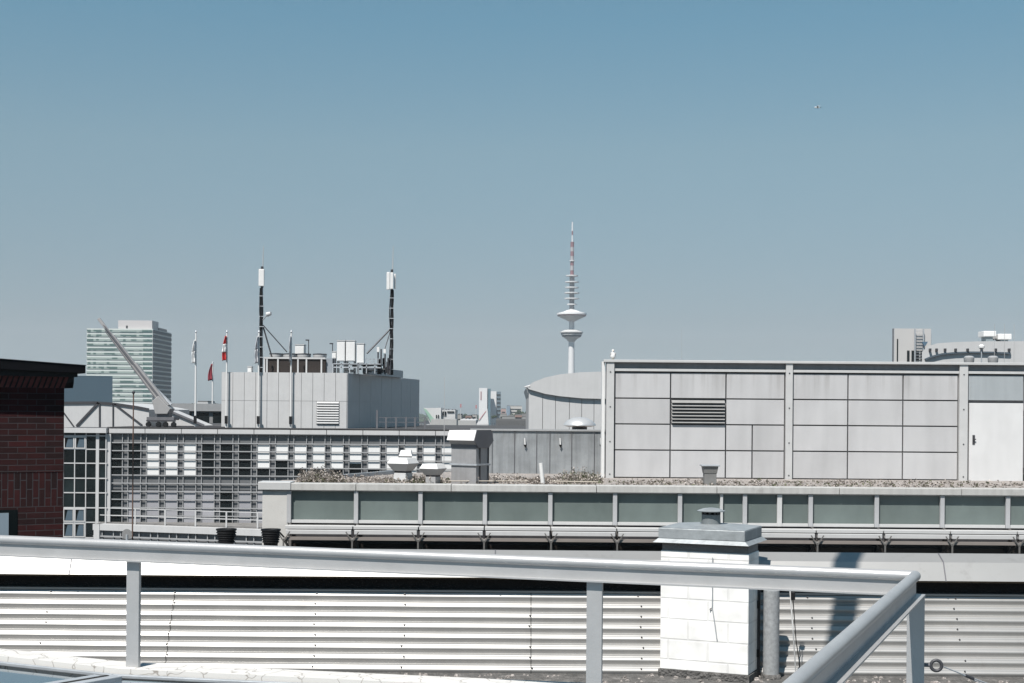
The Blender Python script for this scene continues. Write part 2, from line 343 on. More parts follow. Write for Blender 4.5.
for i in range(len(K)-1):
    a, b, c, d = K[i], K[i+1], Ko[i+1], Ko[i]
    g.prismz([a, b, c, d], E(-1.7), E(-.968))
struct(g.build('roof_kerb', M['kerb'], at=(0,0,0)))

sk = thing('roof_skylight', 'flat glass rooflight with grey bars at the foot of the railing', 'skylight', (-1.4, 4.6, E(-1.03)), )
jd = Vector((-.61, -.79, 0))
def skz(pts, name, z0, z1, m): return G().prismz(pts, E(z0), E(z1)).build(name, m, sk)
A0, B0 = Vector((-1.475, 5.235, 0)), Vector((-4.15, 6.52, 0))
nL = Vector((-.43, -.9, 0))
skz([(A0.x-.05, A0.y), (B0.x, B0.y), (B0.x+jd.x*3, B0.y+jd.y*3), (A0.x-.05+jd.x*3, A0.y+jd.y*3)], 'glass_pane', -1.012, -.998, M['skyglass'])
skz([(A0.x+.05, A0.y), (A0.x+.05+jd.x*3, A0.y+jd.y*3), (2.2+jd.x*3, 4.5+jd.y*3), (2.2, 4.5), (1.25, 4.66), (-.28, 4.99)], 'glass_pane', -1.012, -.998, M['skyglass'])
fr = G()
for off in (-.035, .035): fr.beam((A0.x+off, A0.y-.01, E(-.99)), (A0.x+off+jd.x*3, A0.y+jd.y*3, E(-.99)), .05, .024)
fr.beam((A0.x, A0.y+.05, E(-.992)), (B0.x, B0.y+.05, E(-.992)), .02, .014)
fr.beam((A0.x, A0.y+.05, E(-.992)), (-.28, 5.04, E(-.992)), .02, .014)
fr.beam((-.28, 5.04, E(-.992)), (1.28, 4.74, E(-.992)), .02, .014)
fr.build('glazing_frame', M['galv_dull'], sk, bevel=.003)
G().beam((A0.x, A0.y-.02, E(-.986)), (A0.x+jd.x*3, A0.y+jd.y*3, E(-.986)), .018, .020).build('joint_seal', M['rubber'], sk)

# ---- railing
R0, RC, R1 = Vector((-2.98, 5.82, 0)), Vector((1.28, 4.50, 0)), Vector((.095, 1.6, 0))
zt = E(-.509)
rl = thing('roof_railing', 'grey galvanised steel railing turning a corner in the foreground', 'railing', (0, 5.0, E(-.97)))
up = Vector((0,0,1))
g = G(); g.cyl(R0+up*zt, RC+up*zt, .0170, n=20); g.cyl(RC+up*zt, R1+up*zt, .0170, n=20)
g.lathe([(.001,-.0170),(.0085,-.0147),(.0147,-.0085),(.0170,0),(.0147,.0085),(.0085,.0147),(.001,.0170)], RC+up*zt, 20)
g.build('handrail', M['galv'], rl, smooth=True)
g = G(); dF = (RC-R0).normalized(); dR = (R1-RC).normalized()
g.beam(R0+up*(zt-.037), RC-dF*.004+up*(zt-.036), .006, .043); g.beam(RC+up*(zt-.036), R1+up*(zt-.036), .006, .043)
g.build('web_plate', M['galv'], rl)
nF = Vector((-dF.y, dF.x, 0)); nF = nF if nF.y < 0 else -nF      # towards the camera
nR = Vector((-dR.y, dR.x, 0)); nR = nR if nR.x < 0 else -nR
g = G(); g.beam(R0+nF*.010+up*(zt-.0595), RC+nF*.010+dF*.02+up*(zt-.0595), .032, .005)
nRo = -nR
g.beam(RC+nRo*.006+up*(zt-.0600)-dR*.01, R1+nRo*.006+up*(zt-.0600), .05, .005)
g.build('bottom_flange', M['galv'], rl)
def post(p, z0, along, nm='post'):
    a = Vector((p[0], p[1], 0)); r = math.atan2(along.y, along.x)
    q = G(); hx, hy = .027, .008
    c, s = math.cos(r), math.sin(r)
    pl = [(a.x+ x*c - y*s, a.y + x*s + y*c) for x, y in ((-hx,-hy),(hx,-hy),(hx,hy),(-hx,hy))]
    q.prismz(pl, z0, zt-.0625); return q.build(nm, M['galv'], rl, bevel=.0015)
post((-1.415, 5.340), E(-.99), dF); post((.285, 4.81), E(-.99), dF); post((1.279, 4.488), E(-1.05), dF)
post((-2.9, 5.80), E(-.99), dF)
eb = thing('eye_bolt', 'small steel ring bolt screwed into the railing corner post', 'eye bolt', (1.29, 4.49, E(-.79)))
g = G(); g.torus((1.342, 4.478, E(-.788)), .0165, .0052, (.15,1,0)); g.build('ring', M['darkmetal'], eb, smooth=True)
G().cyl((1.298,4.49,E(-.788)), (1.325,4.483,E(-.788)), .006).build('shank', M['zincdark'], eb)
wr = thing('wire_rope', 'thin wire rope hooked through the ring bolt by the corner post', 'cable', (1.34, 4.48, E(-.80)))
p0, p1 = Vector((1.358, 4.476, E(-.789))), Vector((1.95, 4.66, E(-.966)))
pts = [p0.lerp(p1, t) - up*(.02*math.sin(PI*t)) for t in [i/12 for i in range(13)]]
G().tube(pts, .0022, 6).build('rope', M['galv_dull'], wr)
pts2 = [p0.lerp(p1, .1+t*.3) - up*(.02*math.sin(PI*(.1+t*.3)) + .006*math.sin(PI*t)) for t in [i/6 for i in range(7)]]
G().tube(pts2, .0018, 6).build('loop_end', M['galv_dull'], wr)
G().cyl(p0.lerp(p1,.14)-up*.009, p0.lerp(p1,.19)-up*.012, .005).build('clamp', M['darkmetal'], wr)

# ---- lower flat roof
g = G(); g.box(-9, 9, 4.0, 12.0, 0, E(-1.62)); struct(g.build('flat_roof', M['lowroof'], at=(0,0,0)))
g = G()
for i in range(900):      # loose gravel near the sheet's foot
    x = random.uniform(-1.2, 4.2); y = random.uniform(7.6, 8.78); s = random.uniform(.006, .018); h = s*random.uniform(.6,1)
    g.frustum((x,y,E(-1.622),s,s*random.uniform(.7,1)), (x,y,E(-1.62)+h,s*.5,s*.5))
tag(g.build('roof_gravel', M['gravel'], at=(0,8,E(-1.62))), 'loose pale gravel scattered on the dark lower roof', 'gravel', kind='stuff')

# ---- corrugated upstand
cu = thing('corrugated_parapet', 'long low parapet clad in sloping white corrugated sheets with a pale coping', 'parapet', (0, 9.0, E(-1.62)))
pitch, amp = .0694, .0135
seams = [-6.73, -4.43, -2.14, .13, 2.52, 4.82]
for i in range(len(seams)-1):
    x0, x1 = seams[i]+.002, seams[i+1] - .002
    g = G(); n = 8*14; vs = []
    nx = 12
    for k in range(n+1):
        t = .555*k/n; th = 2*PI*(t/pitch)+PI; a = .0105*math.cos(th) - .0047*math.cos(2*th)
        for j in range(nx+1):
            x = x0 + (x1-x0)*j/nx; wob = .0012*math.sin(x*2.3+k*.05) + .0008*math.sin(x*6.1+i)
            vs.append((x, 8.8+.5*t - .866*(a+wob), E(-1.62)+.866*t + .5*(a+wob)))
    g.add(vs, [(k*(nx+1)+j, k*(nx+1)+j+1, (k+1)*(nx+1)+j+1, (k+1)*(nx+1)+j) for k in range(n) for j in range(nx)])
    g.build('corrugated_sheet', M['corr'], cu, smooth=True)
sc0 = None
for x in (-2.93, -2.14, -1.23, -.67, .13, .82, 1.9, 2.52, 2.82, -3.8):
    for k in range(8):
        if random.random() < .22: continue
        t = pitch*(k+.5); t = min(t, .55)
        c = Vector((x + random.uniform(-.012,.012), 8.8+.5*t - .866*.0100, E(-1.62)+.866*t+.5*.0100))
        if sc0 is None:
            sc0 = G().cyl(c, c+Vector((0,-.0055,.003)), .0058, .0040, n=8).build('screw', M['darkmetal'], cu); base0 = c
        else: inst(sc0, cu, c - base0)
G().prismx([(8.83,E(-1.61)),(9.10,E(-1.15)),(9.14,E(-1.15)),(8.87,E(-1.61))], -6.7, 6.6).build('backing_board', M['rubber'], cu)
g = G(); g.box(-6.8, 6.6, 9.10, 9.16, E(-1.16), E(-.94)); g.build('vent_strip', M['rubber'], cu)
g = G(); g.box(-6.8, 6.6, 9.055, 9.10, E(-1.150), E(-1.138)); g.build('top_flashing', M['coping'], cu)
g = G(); g.box(-6.8, 6.6, 9.0, 9.03, E(-1.060), E(-1.045)); g.build('seal_strip', M['rust'], cu)
cops = [-6.8, -2.79, -.1, 2.75, 6.6]
for a, b in zip(cops[:-1], cops[1:]):
    G().prismx([(8.985,E(-1.047)), (9.044,E(-.935)), (9.155,E(-.889)), (9.19,E(-.892)), (9.19,E(-1.0)), (9.06,E(-1.040))], a+.002, b-.002).build('coping_sheet', M['coping'], cu)
for x in cops[1:-1]:
    G().prismx([(8.982,E(-1.049)), (9.042,E(-.932)), (9.155,E(-.886)), (9.185,E(-.889)), (9.185,E(-.893)), (9.155,E(-.890)),(9.045,E(-.936)),(8.986,E(-1.049))], x-.004, x+.004).build('joint_cover', M['zincdark'], cu)
g = G(); g.box(-6.8, 6.6, 9.19, 9.8, E(-1.62), E(-.95)); g.build('rear_deck', M['roofdark'], cu)

# ---- chimney
uC = Vector((math.cos(rad(23)), -math.sin(rad(23)), 0)); vC = Vector((math.sin(rad(23)), math.cos(rad(23)), 0))
FR = Vector((1.433, 8.56, E(-1.62)))
ch = thing('brick_chimney', 'white painted block chimney with a flared metal cap, in front of the corrugated sheets', 'chimney', FR, rotz=-rad(23))
M['chim'] = brick_mat('white_painted_blocks', (.74,.735,.715), (.70,.695,.68), (.645,.64,.625), .25, .125, .006, rough=.7, bumps=.55, bdist=.006, zoff=.02)
def chb(x0,x1,y0,y1,z0,z1,name,m,bev=0): return G().box(x0,x1,y0,y1,z0,z1).build(name, m, ch, local=True, bevel=bev)
chb(-.552, 0, 0, .26, .045, .775, 'brickwork', M['chim'], .004)
chb(-.560, .010, -.012, .28, 0, .044, 'bitumen_foot', M['lowroof'])
chb(-.545, -.006, .006, .254, .7755, .822, 'mortar_band', mat('grey_render', (.17,.165,.16), .85, 0, .12, 9, bump=.4), )
cap_m = mat('galvanised_cap', (.26,.28,.29), .48, .25, .2, 12, bump=.12, bscale=30)
cp = G().box(-.565, -.022, -.015, .43, .848, .915).build('cap', cap_m, ch, local=True, bevel=.006)
G().frustum((-.2935,.2075,.826,.300,.245), (-.2935,.2075,.849,.273,.2235)).build('drip_lip', cap_m, cp, local=True)
G().frustum((-.2935,.2075,.915,.2715,.2225), (-.29,.22,.932,.12,.10)).build('cap_top', cap_m, cp, local=True, bevel=.003)
vp = thing('chimney_vent', 'small round metal vent with a flat hat on top of the white chimney', 'vent', FR + uC*(-.295) + vC*.22 + up*.915)
c = ORI[vp.name]
G().lathe([(.062,0),(.060,.02),(.058,.075)], c, 24).build('vent_pipe', mat('dull_vent_sheet', (.15,.165,.17), .5, .2, .15, 12), vp, smooth=True)
g = G()
for i in range(10):
    a = 2*PI*i/10; g.box(c.x+.052*math.cos(a)-.006, c.x+.052*math.cos(a)+.006, c.y+.052*math.sin(a)-.006, c.y+.052*math.sin(a)+.006, c.z+.075, c.z+.095)
g.build('vent_stays', M['darkmetal'], vp)
G().lathe([(.04,.074),(.04,.096)], c, 16).build('vent_core', M['black'], vp, smooth=True)
G().lathe([(.086,.094),(.088,.099),(.05,.113),(.015,.118)], c, 24).build('vent_hat', cap_m, vp, smooth=True)
# cable on chimney face
cb_ = thing('chimney_cable', 'thin grey cable hanging loose down the chimney front', 'cable', FR + uC*-.21 - vC*.012 + up*.55)
p = lambda s, z: FR + uC*s - vC*.008 + up*z
G().tube([p(-.222,.745), p(-.222,.44), p(-.205,.34), p(-.192,.25)], .0032, 8).build('cord', M['galv_dull'], cb_)
G().tube([p(-.222,.44), p(-.235,.432), p(-.236,.424)], .003, 6).build('cord_end', M['darkmetal'], cb_)

# pipe right of the chimney, and the shadowed gap
PC = Vector((1.600, 8.72, E(-1.62)))
vpipe = thing('downpipe', 'grey galvanised vertical pipe standing right of the white chimney', 'pipe', PC)
G().cyl(PC, PC+up*.54, .049, n=24).build('pipe_shaft', mat('spangled_galvanised_pipe', (.33,.34,.345), .45, .3, .22, 45, bump=.05), vpipe, smooth=True)
G().lathe([(.062,0),(.060,.02),(.052,.028)], PC, 24).build('pipe_collar', M['lowroof'], vpipe, smooth=True)
pd = Vector((1.508, 8.80, E(-1.62)))  # dark bar set where the gap holds only shadow
dk = thing('gap_shadow_bar', 'dark bar standing in for the shadow between the chimney and the grey pipe', 'pipe', pd)
G().box(pd.x-.03, pd.x+.034, pd.y-.03, pd.y+.03, pd.z, pd.z+.58).build('shadow_bar', M['darkmetal'], dk, bevel=.006)
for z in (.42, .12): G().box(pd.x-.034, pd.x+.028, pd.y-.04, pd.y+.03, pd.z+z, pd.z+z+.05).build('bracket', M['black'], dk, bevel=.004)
ant = thing('cable_pair', 'thin white rod with a black cable hanging beside the corrugated sheets', 'cable', W(794, 676, 8.78))
G().tube([W(790,590,8.70), W(793,630,8.70), W(796,677,8.78)], .0042, 8).build('white_rod', M['white'], ant)
G().tube([W(793,600,8.69), W(796,640,8.69), W(799,660,8.72), W(800,676,8.78)], .0030, 8).build('black_cord', M['black'], ant)
G().box(W(791,594,8.69).x, W(795,594,8.69).x, 8.68, 8.71, WZ(600,8.69,793), WZ(592,8.69,793)).build('plug', M['black'], ant, bevel=.003)

# made-up tube out of frame, added to throw the shadow on the coping
tgt = Vector((2.125, 9.03, E(-.97))); q0 = tgt + sun_dir*5.2
du = thing('shadow_caster', 'grey steel tube added above the view to cast the shadow on the coping', 'shadow caster', (-6.2, -1.5, 0))
g = G(); top = q0 + up*1.4
for a_, b_ in ((q0-up*.95, top), (top, (-6.2, top.y, top.z)), ((-6.2, top.y, top.z), (-6.2, -1.5, top.z)), ((-6.2,-1.5,top.z), (-6.2,-1.5,0))): g.cyl(a_, b_, .075, n=20)
g.build('caster_tube', M['galv'], du, smooth=True)

# pots, dish, rod on the rear deck
def pot(px, lab, s=1.0):
    Y = 9.55; c = Vector((WX(px, Y, 540), Y, E(-.95)))
    o = thing('plant_pot', lab, 'plant pot', c, 'empty black plant pots')
    r = .0655*s; H = .152
    prof = [(r*.70,0),(r*.74,H*.35)]
    for k in range(5):
        z = H*(.40+.1*k); rr = r*(.78+.035*k); prof += [(rr,z),(rr+.007,z+.002),(rr+.007,z+.007),(rr+.001,z+.011)]
    prof += [(r*.96,H*.92),(r*1.05,H*.93),(r*1.05,H),(r*.97,H),(r*.9,H*.9),(r*.6,H*.5)]
    G().lathe(prof, c, 32).build('pot_body', M['black'], o, smooth=True)
    G().lathe([(r*.88,H*.86),(.01,H*.87)], c, 24).build('soil', mat('dry_soil', (.05,.035,.025), .95, 0, .3, 40), o)
    return o
pot(226.3, 'empty ribbed black plant pot, the left of two behind the railing')
pot(270.8, 'empty ribbed black plant pot nearer the pale corner pier, the right of two', .97)
rb = W(133.5, 392, 9.5); rb0 = Vector((rb.x, 9.5, E(-.95)))
lr = thing('lightning_rod', 'thin rusty brown rod with a small knob, rising behind the railing at left', 'rod', rb0)
G().cyl(rb0, rb, .0048, .0042, n=10).build('rod_shaft', M['rod'], lr, smooth=True)
G().lathe([(.004,-.012),(.010,-.009),(.011,0),(.006,.006),(.002,.008)], rb, 12).build('rod_tip', M['darkmetal'], lr, smooth=True)
G().cyl(rb0, rb0+up*.03, .03, .02, n=16).build('rod_foot', M['darkmetal'], lr)
ds = Vector((WX(128.5, 9.5, 540), 9.46, E(-.95)))
di = thing('small_dish', 'small grey dish facing the viewer at the foot of the brown rod', 'satellite dish', ds)
g = G(); dc = ds + up*.118; prof = [(.034*math.sin(a), -.015*math.cos(a)) for a in [rad(5+17*i) for i in range(6)]]
tmp = G().lathe(prof, (0,0,0), 24); rot = Matrix.Rotation(rad(90), 3, 'X')
g.add([rot @ v + dc for v in tmp.v], tmp.f); g.build('dish', mat('dish_grey', (.24,.24,.24), .6), di, smooth=True)
G().cyl(ds, ds+up*.115, .008).build('mount', M['galv_dull'], di)

# ================================================================== BUILDING WITH THE GLASS BAND (30 m)
B = 30.0
def zb(vp, Y=B): return EYE - vp/F*Y
bb = thing('office_building', 'long pale building with a band of green grey glass panels under its roof edge', 'building', (4, B, 0))
XR = 15.0
xl = WX(262, B)
mx_ = [WX(p_, B) for p_ in (290, 357, 421.3, 485.7, 551, 615.6, 680.5, 745.3, 811, 877, 942.5, 1008)]
mx_ += [mx_[-1] + 1.375*i for i in range(1, 4)]
foot = [(xl+.02,B+.35),(XR,B+.35),(XR,46),(-1.6,46),(-1.6,38),(WX(395,36.5),36.5),(WX(325,33),33),(xl+.02,32.6)]
G().prismz(foot, 0, E(-1.62)).build('wall', M['concrete'], bb)
G().prismz(foot, E(-1.62), E(-1.60)).build('roof', M['gravel'], bb)
xp = WX(289.5, B)
G().box(xl+.03, xp, B-.05, B+.35, 0, zb(79.5)).build('corner_pier', M['concrete'], bb, bevel=.01)
G().box(WX(259.5,B), WX(292,B), B-.12, B+.45, zb(79.5)+.002, zb(73)+.03).build('pier_cap', M['frame'], bb, bevel=.008)
cx = [WX(292,B), WX(357,B), WX(452,B), WX(597,B), WX(717,B), WX(839,B), WX(961,B), XR]
for a, b in zip(cx[:-1], cx[1:]): G().box(a+.006, b-.006, B-.10, B+.36, zb(79.6), zb(73)+random.uniform(-.004,.004)).build('coping', M['cop1'], bb, bevel=.008)
# mullions
mu0 = G().box(mx_[0]-.045, mx_[0]+.045, B-.06, B+.02, zb(112.5), zb(79.8)).build('mullion', mat('mullion_grey', (.46,.465,.475), .45), bb, bevel=.006)
for x in mx_[1:]: inst(mu0, bb, (x-mx_[0],0,0))
for p_, ww in ((722,.03),(780,.05)):
    G().box(WX(p_,B)-ww, WX(p_,B)+ww, B-.05, B+.02, zb(112.4), zb(79.9)).build('mullion', M['frame'], bb, bevel=.005)
for a, b in zip(mx_[:-1], mx_[1:]):
    fr = G(); fr.box(a+.05, b-.05, B-.03, B+.03, zb(112.3), zb(109.2)); fr.box(a+.05,b-.05,B-.02,B+.03,zb(80.6),zb(79.9))
    wf = fr.build('window_frame', M['frame'], bb)
    G().box(a+.04, b-.04, B+.035, B+.06, zb(110), zb(80)).build('glass_panel', M['teal'], wf)
G().box(xp, XR, B+.062, B+.34, 0, zb(79.7)).build('wall_core', M['darkmetal'], bb)
# blind boxes / sun awning shelf under the band
for i, (a, b) in enumerate(zip(mx_[:-1], mx_[1:])):
    g = G()
    g.box(a+.012, b-.012, B-.62, B-.56, zb(118.5,B-.6), zb(115.2,B-.6))
    g.box(a+.012, b-.012, B-.56, B-.10, zb(115.6,B-.3), zb(115.0,B-.3))
    sh = g.build('awning_shelf', M['frame'], bb, bevel=.006)
    G().box(a+.03, b-.03, B-.64, B-.50, zb(123.7,B-.6), zb(119.2,B-.6)).build('awning_box', M['offwhite'], bb, bevel=.01)
    G().box(a+.02, b-.02, B-.70, B-.63, zb(129.6,B-.7), zb(126.6,B-.7)).build('guide_rail', mat('brown_rail', (.26,.23,.21), .6), bb)
for x in mx_:
    g = G(); g.beam((x, B-.70, zb(125)), (x-.0, B-.05, zb(137)), .04, .04, (0,1,0)); g.beam((x+.03, B-.06, zb(150)), (x+.03, B-.06, zb(112.6)), .05, .05)
    g.beam((x-.12, B-.5, zb(120)), (x, B-.2, zb(130)), .025, .025); g.beam((x+.12, B-.5, zb(120)), (x, B-.2, zb(130)), .025, .025)
    g.beam((x-.13, B-.73, zb(121,B-.7)), (x, B-.73, zb(131,B-.7)), .022, .022, (0,1,0)); g.beam((x+.13, B-.73, zb(121,B-.7)), (x, B-.73, zb(131,B-.7)), .022, .022, (0,1,0)); g.beam((x,B-.73,zb(131,B-.7)),(x,B-.73,zb(141,B-.7)),.032,.032)
    g.build('bracket', mat('bracket_grey', (.11,.105,.10), .6), bb)
for a, b in zip(mx_[:-1], mx_[1:]):
    G().box(a+.06, b-.06, B-.005, B+.055, zb(220), zb(133)).build('lower_window', mat('brown_dark_glass', (.03,.026,.024), .25, 0, .3, 1, spec=.3), bb)

# vegetation and bits on that roof
def plants(name, lab, spots, n, m):
    g = G()
    for _ in range(n):
        px0, px1, y0, y1, h0, h1 = random.choice(spots)
        Y = random.uniform(y0, y1); t = random.random(); x = WX(px0 + (px1-px0)*t, Y)
        env = math.sin(PI*min(max(t,.04),.96))**.5
        h = random.uniform(.25, 1)**1.2*(h0 + (h1-h0)*env)*(0.55+.45*math.sin(x*5.3+Y*2)**2)
        b = Vector((x, Y, E(-1.61))); lean = Vector((random.gauss(0,.25), random.gauss(0,.25), 1)).normalized()
        tp = b + lean*h; sd = Vector((random.uniform(-1,1), random.uniform(-1,1), 0)).normalized()
        g.add([b-sd*.004, b+sd*.004, tp], [(0,1,2)])
        for k in range(random.randint(4,8)):
            c = b.lerp(tp, random.uniform(.3,1.05)); s = random.uniform(.008,.024)
            a = Vector((random.gauss(0,1), random.gauss(0,1), random.gauss(0,1))).normalized(); e = a.cross(Vector((random.random(),random.random(),1))).normalized()
            c += Vector((random.gauss(0,.02), random.gauss(0,.02), 0))
            g.add([c-a*s-e*s*.5, c+a*s-e*s*.5, c+a*s*.6+e*s, c-a*s*.7+e*s*.8], [(0,1,2,3)])
    o = g.build(name, m, at=(0, 32, E(-1.62))); tag(o, lab, 'plants', kind='stuff'); return o
plants('dry_plants', 'dry brownish weeds growing in the gravel of the flat roof', [(298,345,30.6,32,.10,.50),(298,345,30.6,32,.10,.45),(335,400,30.6,33,.08,.24),(385,450,31,33.5,.05,.28),(455,530,31.2,34.5,.05,.22),(555,602,31.2,34.0,.1,.42),(530,560,31.2,34.0,.05,.16),(600,800,30.6,33.5,.03,.14),(800,1030,30.6,34,.03,.15)], 2700, M['plant'])
plants('green_plants', 'low grey green plants among the dry roof weeds', [(300,345,30.6,32,.05,.3),(560,602,31.5,34.0,.1,.34),(385,450,31,33.5,.03,.16),(610,1030,30.7,34,.02,.10)], 900, M['greenplant'])
g = G(); g.beam(Vector((WX(326,32.9),32.9,E(-1.56))), Vector((WX(396,36.3),36.3,E(-1.56))), .10, .10); tag(g.build('roof_edge_beam', M['galv_dull']), 'grey kerb beam slanting back among the weeds on the roof', 'beam')
wp = W(540.8, 463, 31.5); wb = Vector((W(543,481,31.5).x, 31.5, E(-1.61)))
o = thing('white_vent_pipe', 'short leaning white plastic pipe in front of the zinc wall', 'pipe', wb)
G().cyl(wb, wp, .048, n=16).build('pipe_shaft', M['white'], o, smooth=True)
G().cyl(wb-up*.01, wb+up*.03, .09, .07, n=12).build('pipe_foot', M['black'], o)
g = G(); g.cyl(W(552,481.2,31.0), W(598,482.0,31.0), .012); g.cyl(W(448,481,31.3), W(528,481,31.3), .010); tag(g.build('lying_conduit', mat('beige_conduit', (.5,.45,.38), .6)), 'thin beige conduit lying along the roof edge', 'pipe')
# chunky vent cap in front of the screen wall
Y = 32.0; c = Vector((WX(709.7,Y,480), Y, E(-1.61)))
k = Y/F
o = thing('roof_vent_cap', 'small grey square vent cowl in front of the screen wall panels', 'vent', c)
vm = mat('vent_grey', (.22,.22,.215), .6, .1, .15, 3)
G().box(c.x-6*k, c.x+6*k, c.y-6*k, c.y+6*k, c.z, c.z+12*k).build('vent_base', vm, o, bevel=.008)
G().frustum((c.x,c.y,c.z+11.8*k,6.4*k,6.4*k), (c.x,c.y,c.z+19*k,7.6*k,7.6*k)).build('vent_cowl', vm, o, bevel=.006)
G().box(c.x-9*k, c.x+9*k, c.y-9*k, c.y+9*k, c.z+19*k, c.z+20.4*k).build('vent_lid', M['galv_dull'], o, bevel=.006)

# big exhaust hood
Y = 31.2; hc = Vector((WX(476,Y,470), Y, E(-1.61)))
o = thing('exhaust_hood', 'tall grey ventilation duct with a white sloping hood on the flat roof', 'vent', hc, rotz=-rad(32))
hm = mat('hood_sheet', (.27,.27,.275), .5, .2, .12, 3, streak=.12)
hzz = lambda py: WZ(py,Y,470) - hc.z
def hb(x0,x1,y0,y1,z0,z1,n_,m,bv=.005): return G().box(x0,x1,y0,y1,z0,z1).build(n_, m, o, local=True, bevel=bv)
hw, hd = .66, .52
hb(-hw,0,0,hd,0,hzz(466),'lower_duct',hm); hb(-hw-.03,.03,-.03,hd+.03,hzz(466)+.002,hzz(464),'flange',M['galv_dull'])
hb(-hw,0,.0,hd,hzz(464)+.002,hzz(448),'upper_duct',hm); hb(-hw-.01,.01,-.012,hd+.01,hzz(448)+.002,hzz(445),'dark_band',M['zincdark'])
G().frustum((-hw/2,hd/2,hzz(445),hw/2,hd/2),(-hw/2,hd/2,hzz(440),hw/2+.03,hd/2+.10)).build('flare',hm,o,local=True)
G().prismx([(-.13,hzz(440.5)),(-.03,hzz(430.5)),(hd+.03,hzz(430.5)),(hd+.13,hzz(440.5))], -hw-.04, .02).build('hood', M['white'], o, local=True, bevel=.004)
G().prismx([(-.13,hzz(441)),(-.03,hzz(430)),(hd+.03,hzz(430)),(hd+.13,hzz(441)),(hd-.06,hzz(448)),(.06,hzz(448))], .022, .035).build('side_cheek', M['zincdark'], o, local=True)
g = G()
for y_ in (.14,.48): g.box(.0,.02,y_-.015,y_+.015,.02,hzz(446))
g.build('side_rib', M['darkmetal'], o, local=True)
# two mushroom cowls
def cowl(label, px, yb, Y, sc, white):
    c = Vector((WX(px,Y,475), Y, E(-1.61))); k = Y/F*sc
    o = thing('vent_cowl', label, 'vent', c, 'roof vent cowls on the flat roof', rotz=-rad(24))
    ms = mat('cowl_sheet_pale' if white else 'cowl_sheet', (.62,.62,.62) if white else (.42,.42,.42), .4, .1, .1, 3)
    def fr(z0,z1,a,b,name,m=ms): return G().frustum((0,0,z0*k,a*k*.86,a*k*.86),(0,0,z1*k,b*k*.86,b*k*.86)).build(name, m, o, bevel=.005, local=True)
    fr(0, 9.5, 9 if white else 7.5, 7.5, 'base_duct'); fr(9.5, 11.5, 7.5, 7.5, 'neck', M['darkmetal'])
    fr(11.5, 19, 8.5, 14, 'lower_cone'); fr(19, 24.5, 14, 10.5, 'upper_cone', M['white'])
    return o
cowl('larger white flared roof cowl with a stepped top, left of two', 403, 484, 32.2, 1.0, True)
cowl('smaller grey flared roof cowl beside the tall exhaust hood', 433, 484, 31.2, .86, False)
Y = 33.4; c = Vector((WX(406,Y,470), Y, E(-1.61))); k = Y/F
o = thing('box_vent', 'tall white box vent standing behind the larger flared cowl', 'vent', c)
G().box(c.x-5.5*k, c.x+5.5*k, c.y-.15, c.y+.15, c.z, WZ(456,Y,406)).build('vent_body', M['white'], o, bevel=.008)
G().frustum((c.x,c.y,WZ(456,Y,406),6.5*k,.2), (c.x,c.y,WZ(450.2,Y,406),5*k,.14)).build('vent_top', M['white'], o, bevel=.006)

# ---- standing zinc wall with hooks (Y 37)
Y = 37.0; z0 = E(-1.62)
o = thing('zinc_wall', 'grey standing seam zinc wall on the roof, with small hanging hooks', 'wall', (WX(540,Y,470), Y, z0))
xs = [WX(p_, Y, 460) for p_ in (470, 492, 514.3, 536.4, 549.6, 571.4, 594, 608)]
for a, b in zip(xs[:-1], xs[1:]): G().box(a+.006, b-.006, Y, Y+.25, z0, WZ(431,Y,530)).build('zinc_sheet', M['zinc'], o)
g = G()
for x in xs: g.box(x-.006, x+.006, Y-.025, Y+.1, z0, WZ(431,Y,530))
g.build('standing_seam', M['zincdark'], o)
G().box(xs[0], xs[-1], Y-.04, Y+.3, WZ(431,Y,530)+.002, WZ(429.2,Y,530)).build('wall_cap', M['galv'], o)
for p_ in (525, 560.3, 601):
    a = W(p_-.3, 438, Y-.06); b = W(p_+.2, 445, Y-.06)
    h = G().cyl(a, b, .014, .02).build('hook_stem', M['white'], o)
    G().add([b+Vector((-.045,0,.01)), b+Vector((.045,0,.01)), b+Vector((0,-.03,.01)), b+Vector((0,0,-.08))], [(0,1,2),(0,3,1),(1,3,2),(2,3,0)]).build('hook_tip', M['black'], h)
# roof dome vent behind it
Y = 40.0; c = Vector((WX(579.6,Y,425), Y, EYE-1.62)); k = Y/F
o = thing('dome_vent', 'silver mushroom shaped roof vent above the zinc wall', 'vent', c)
zt1 = WZ(426.5, Y, 580); h = zt1 - c.z
G().cyl(c, c+up*(h+.02), 7.5*k, n=24).build('vent_neck', M['darkmetal'], o, smooth=True)
G().lathe([(12*k, h-.01), (16.3*k, h+.03), (16*k, h+2.5*k), (12.5*k, h+6*k), (7*k, h+8.6*k), (1*k, h+9.4*k)], c, 36).build('vent_dome', mat('silver_sheet', (.55,.55,.55), .35, .5, .06, 4), o, smooth=True)

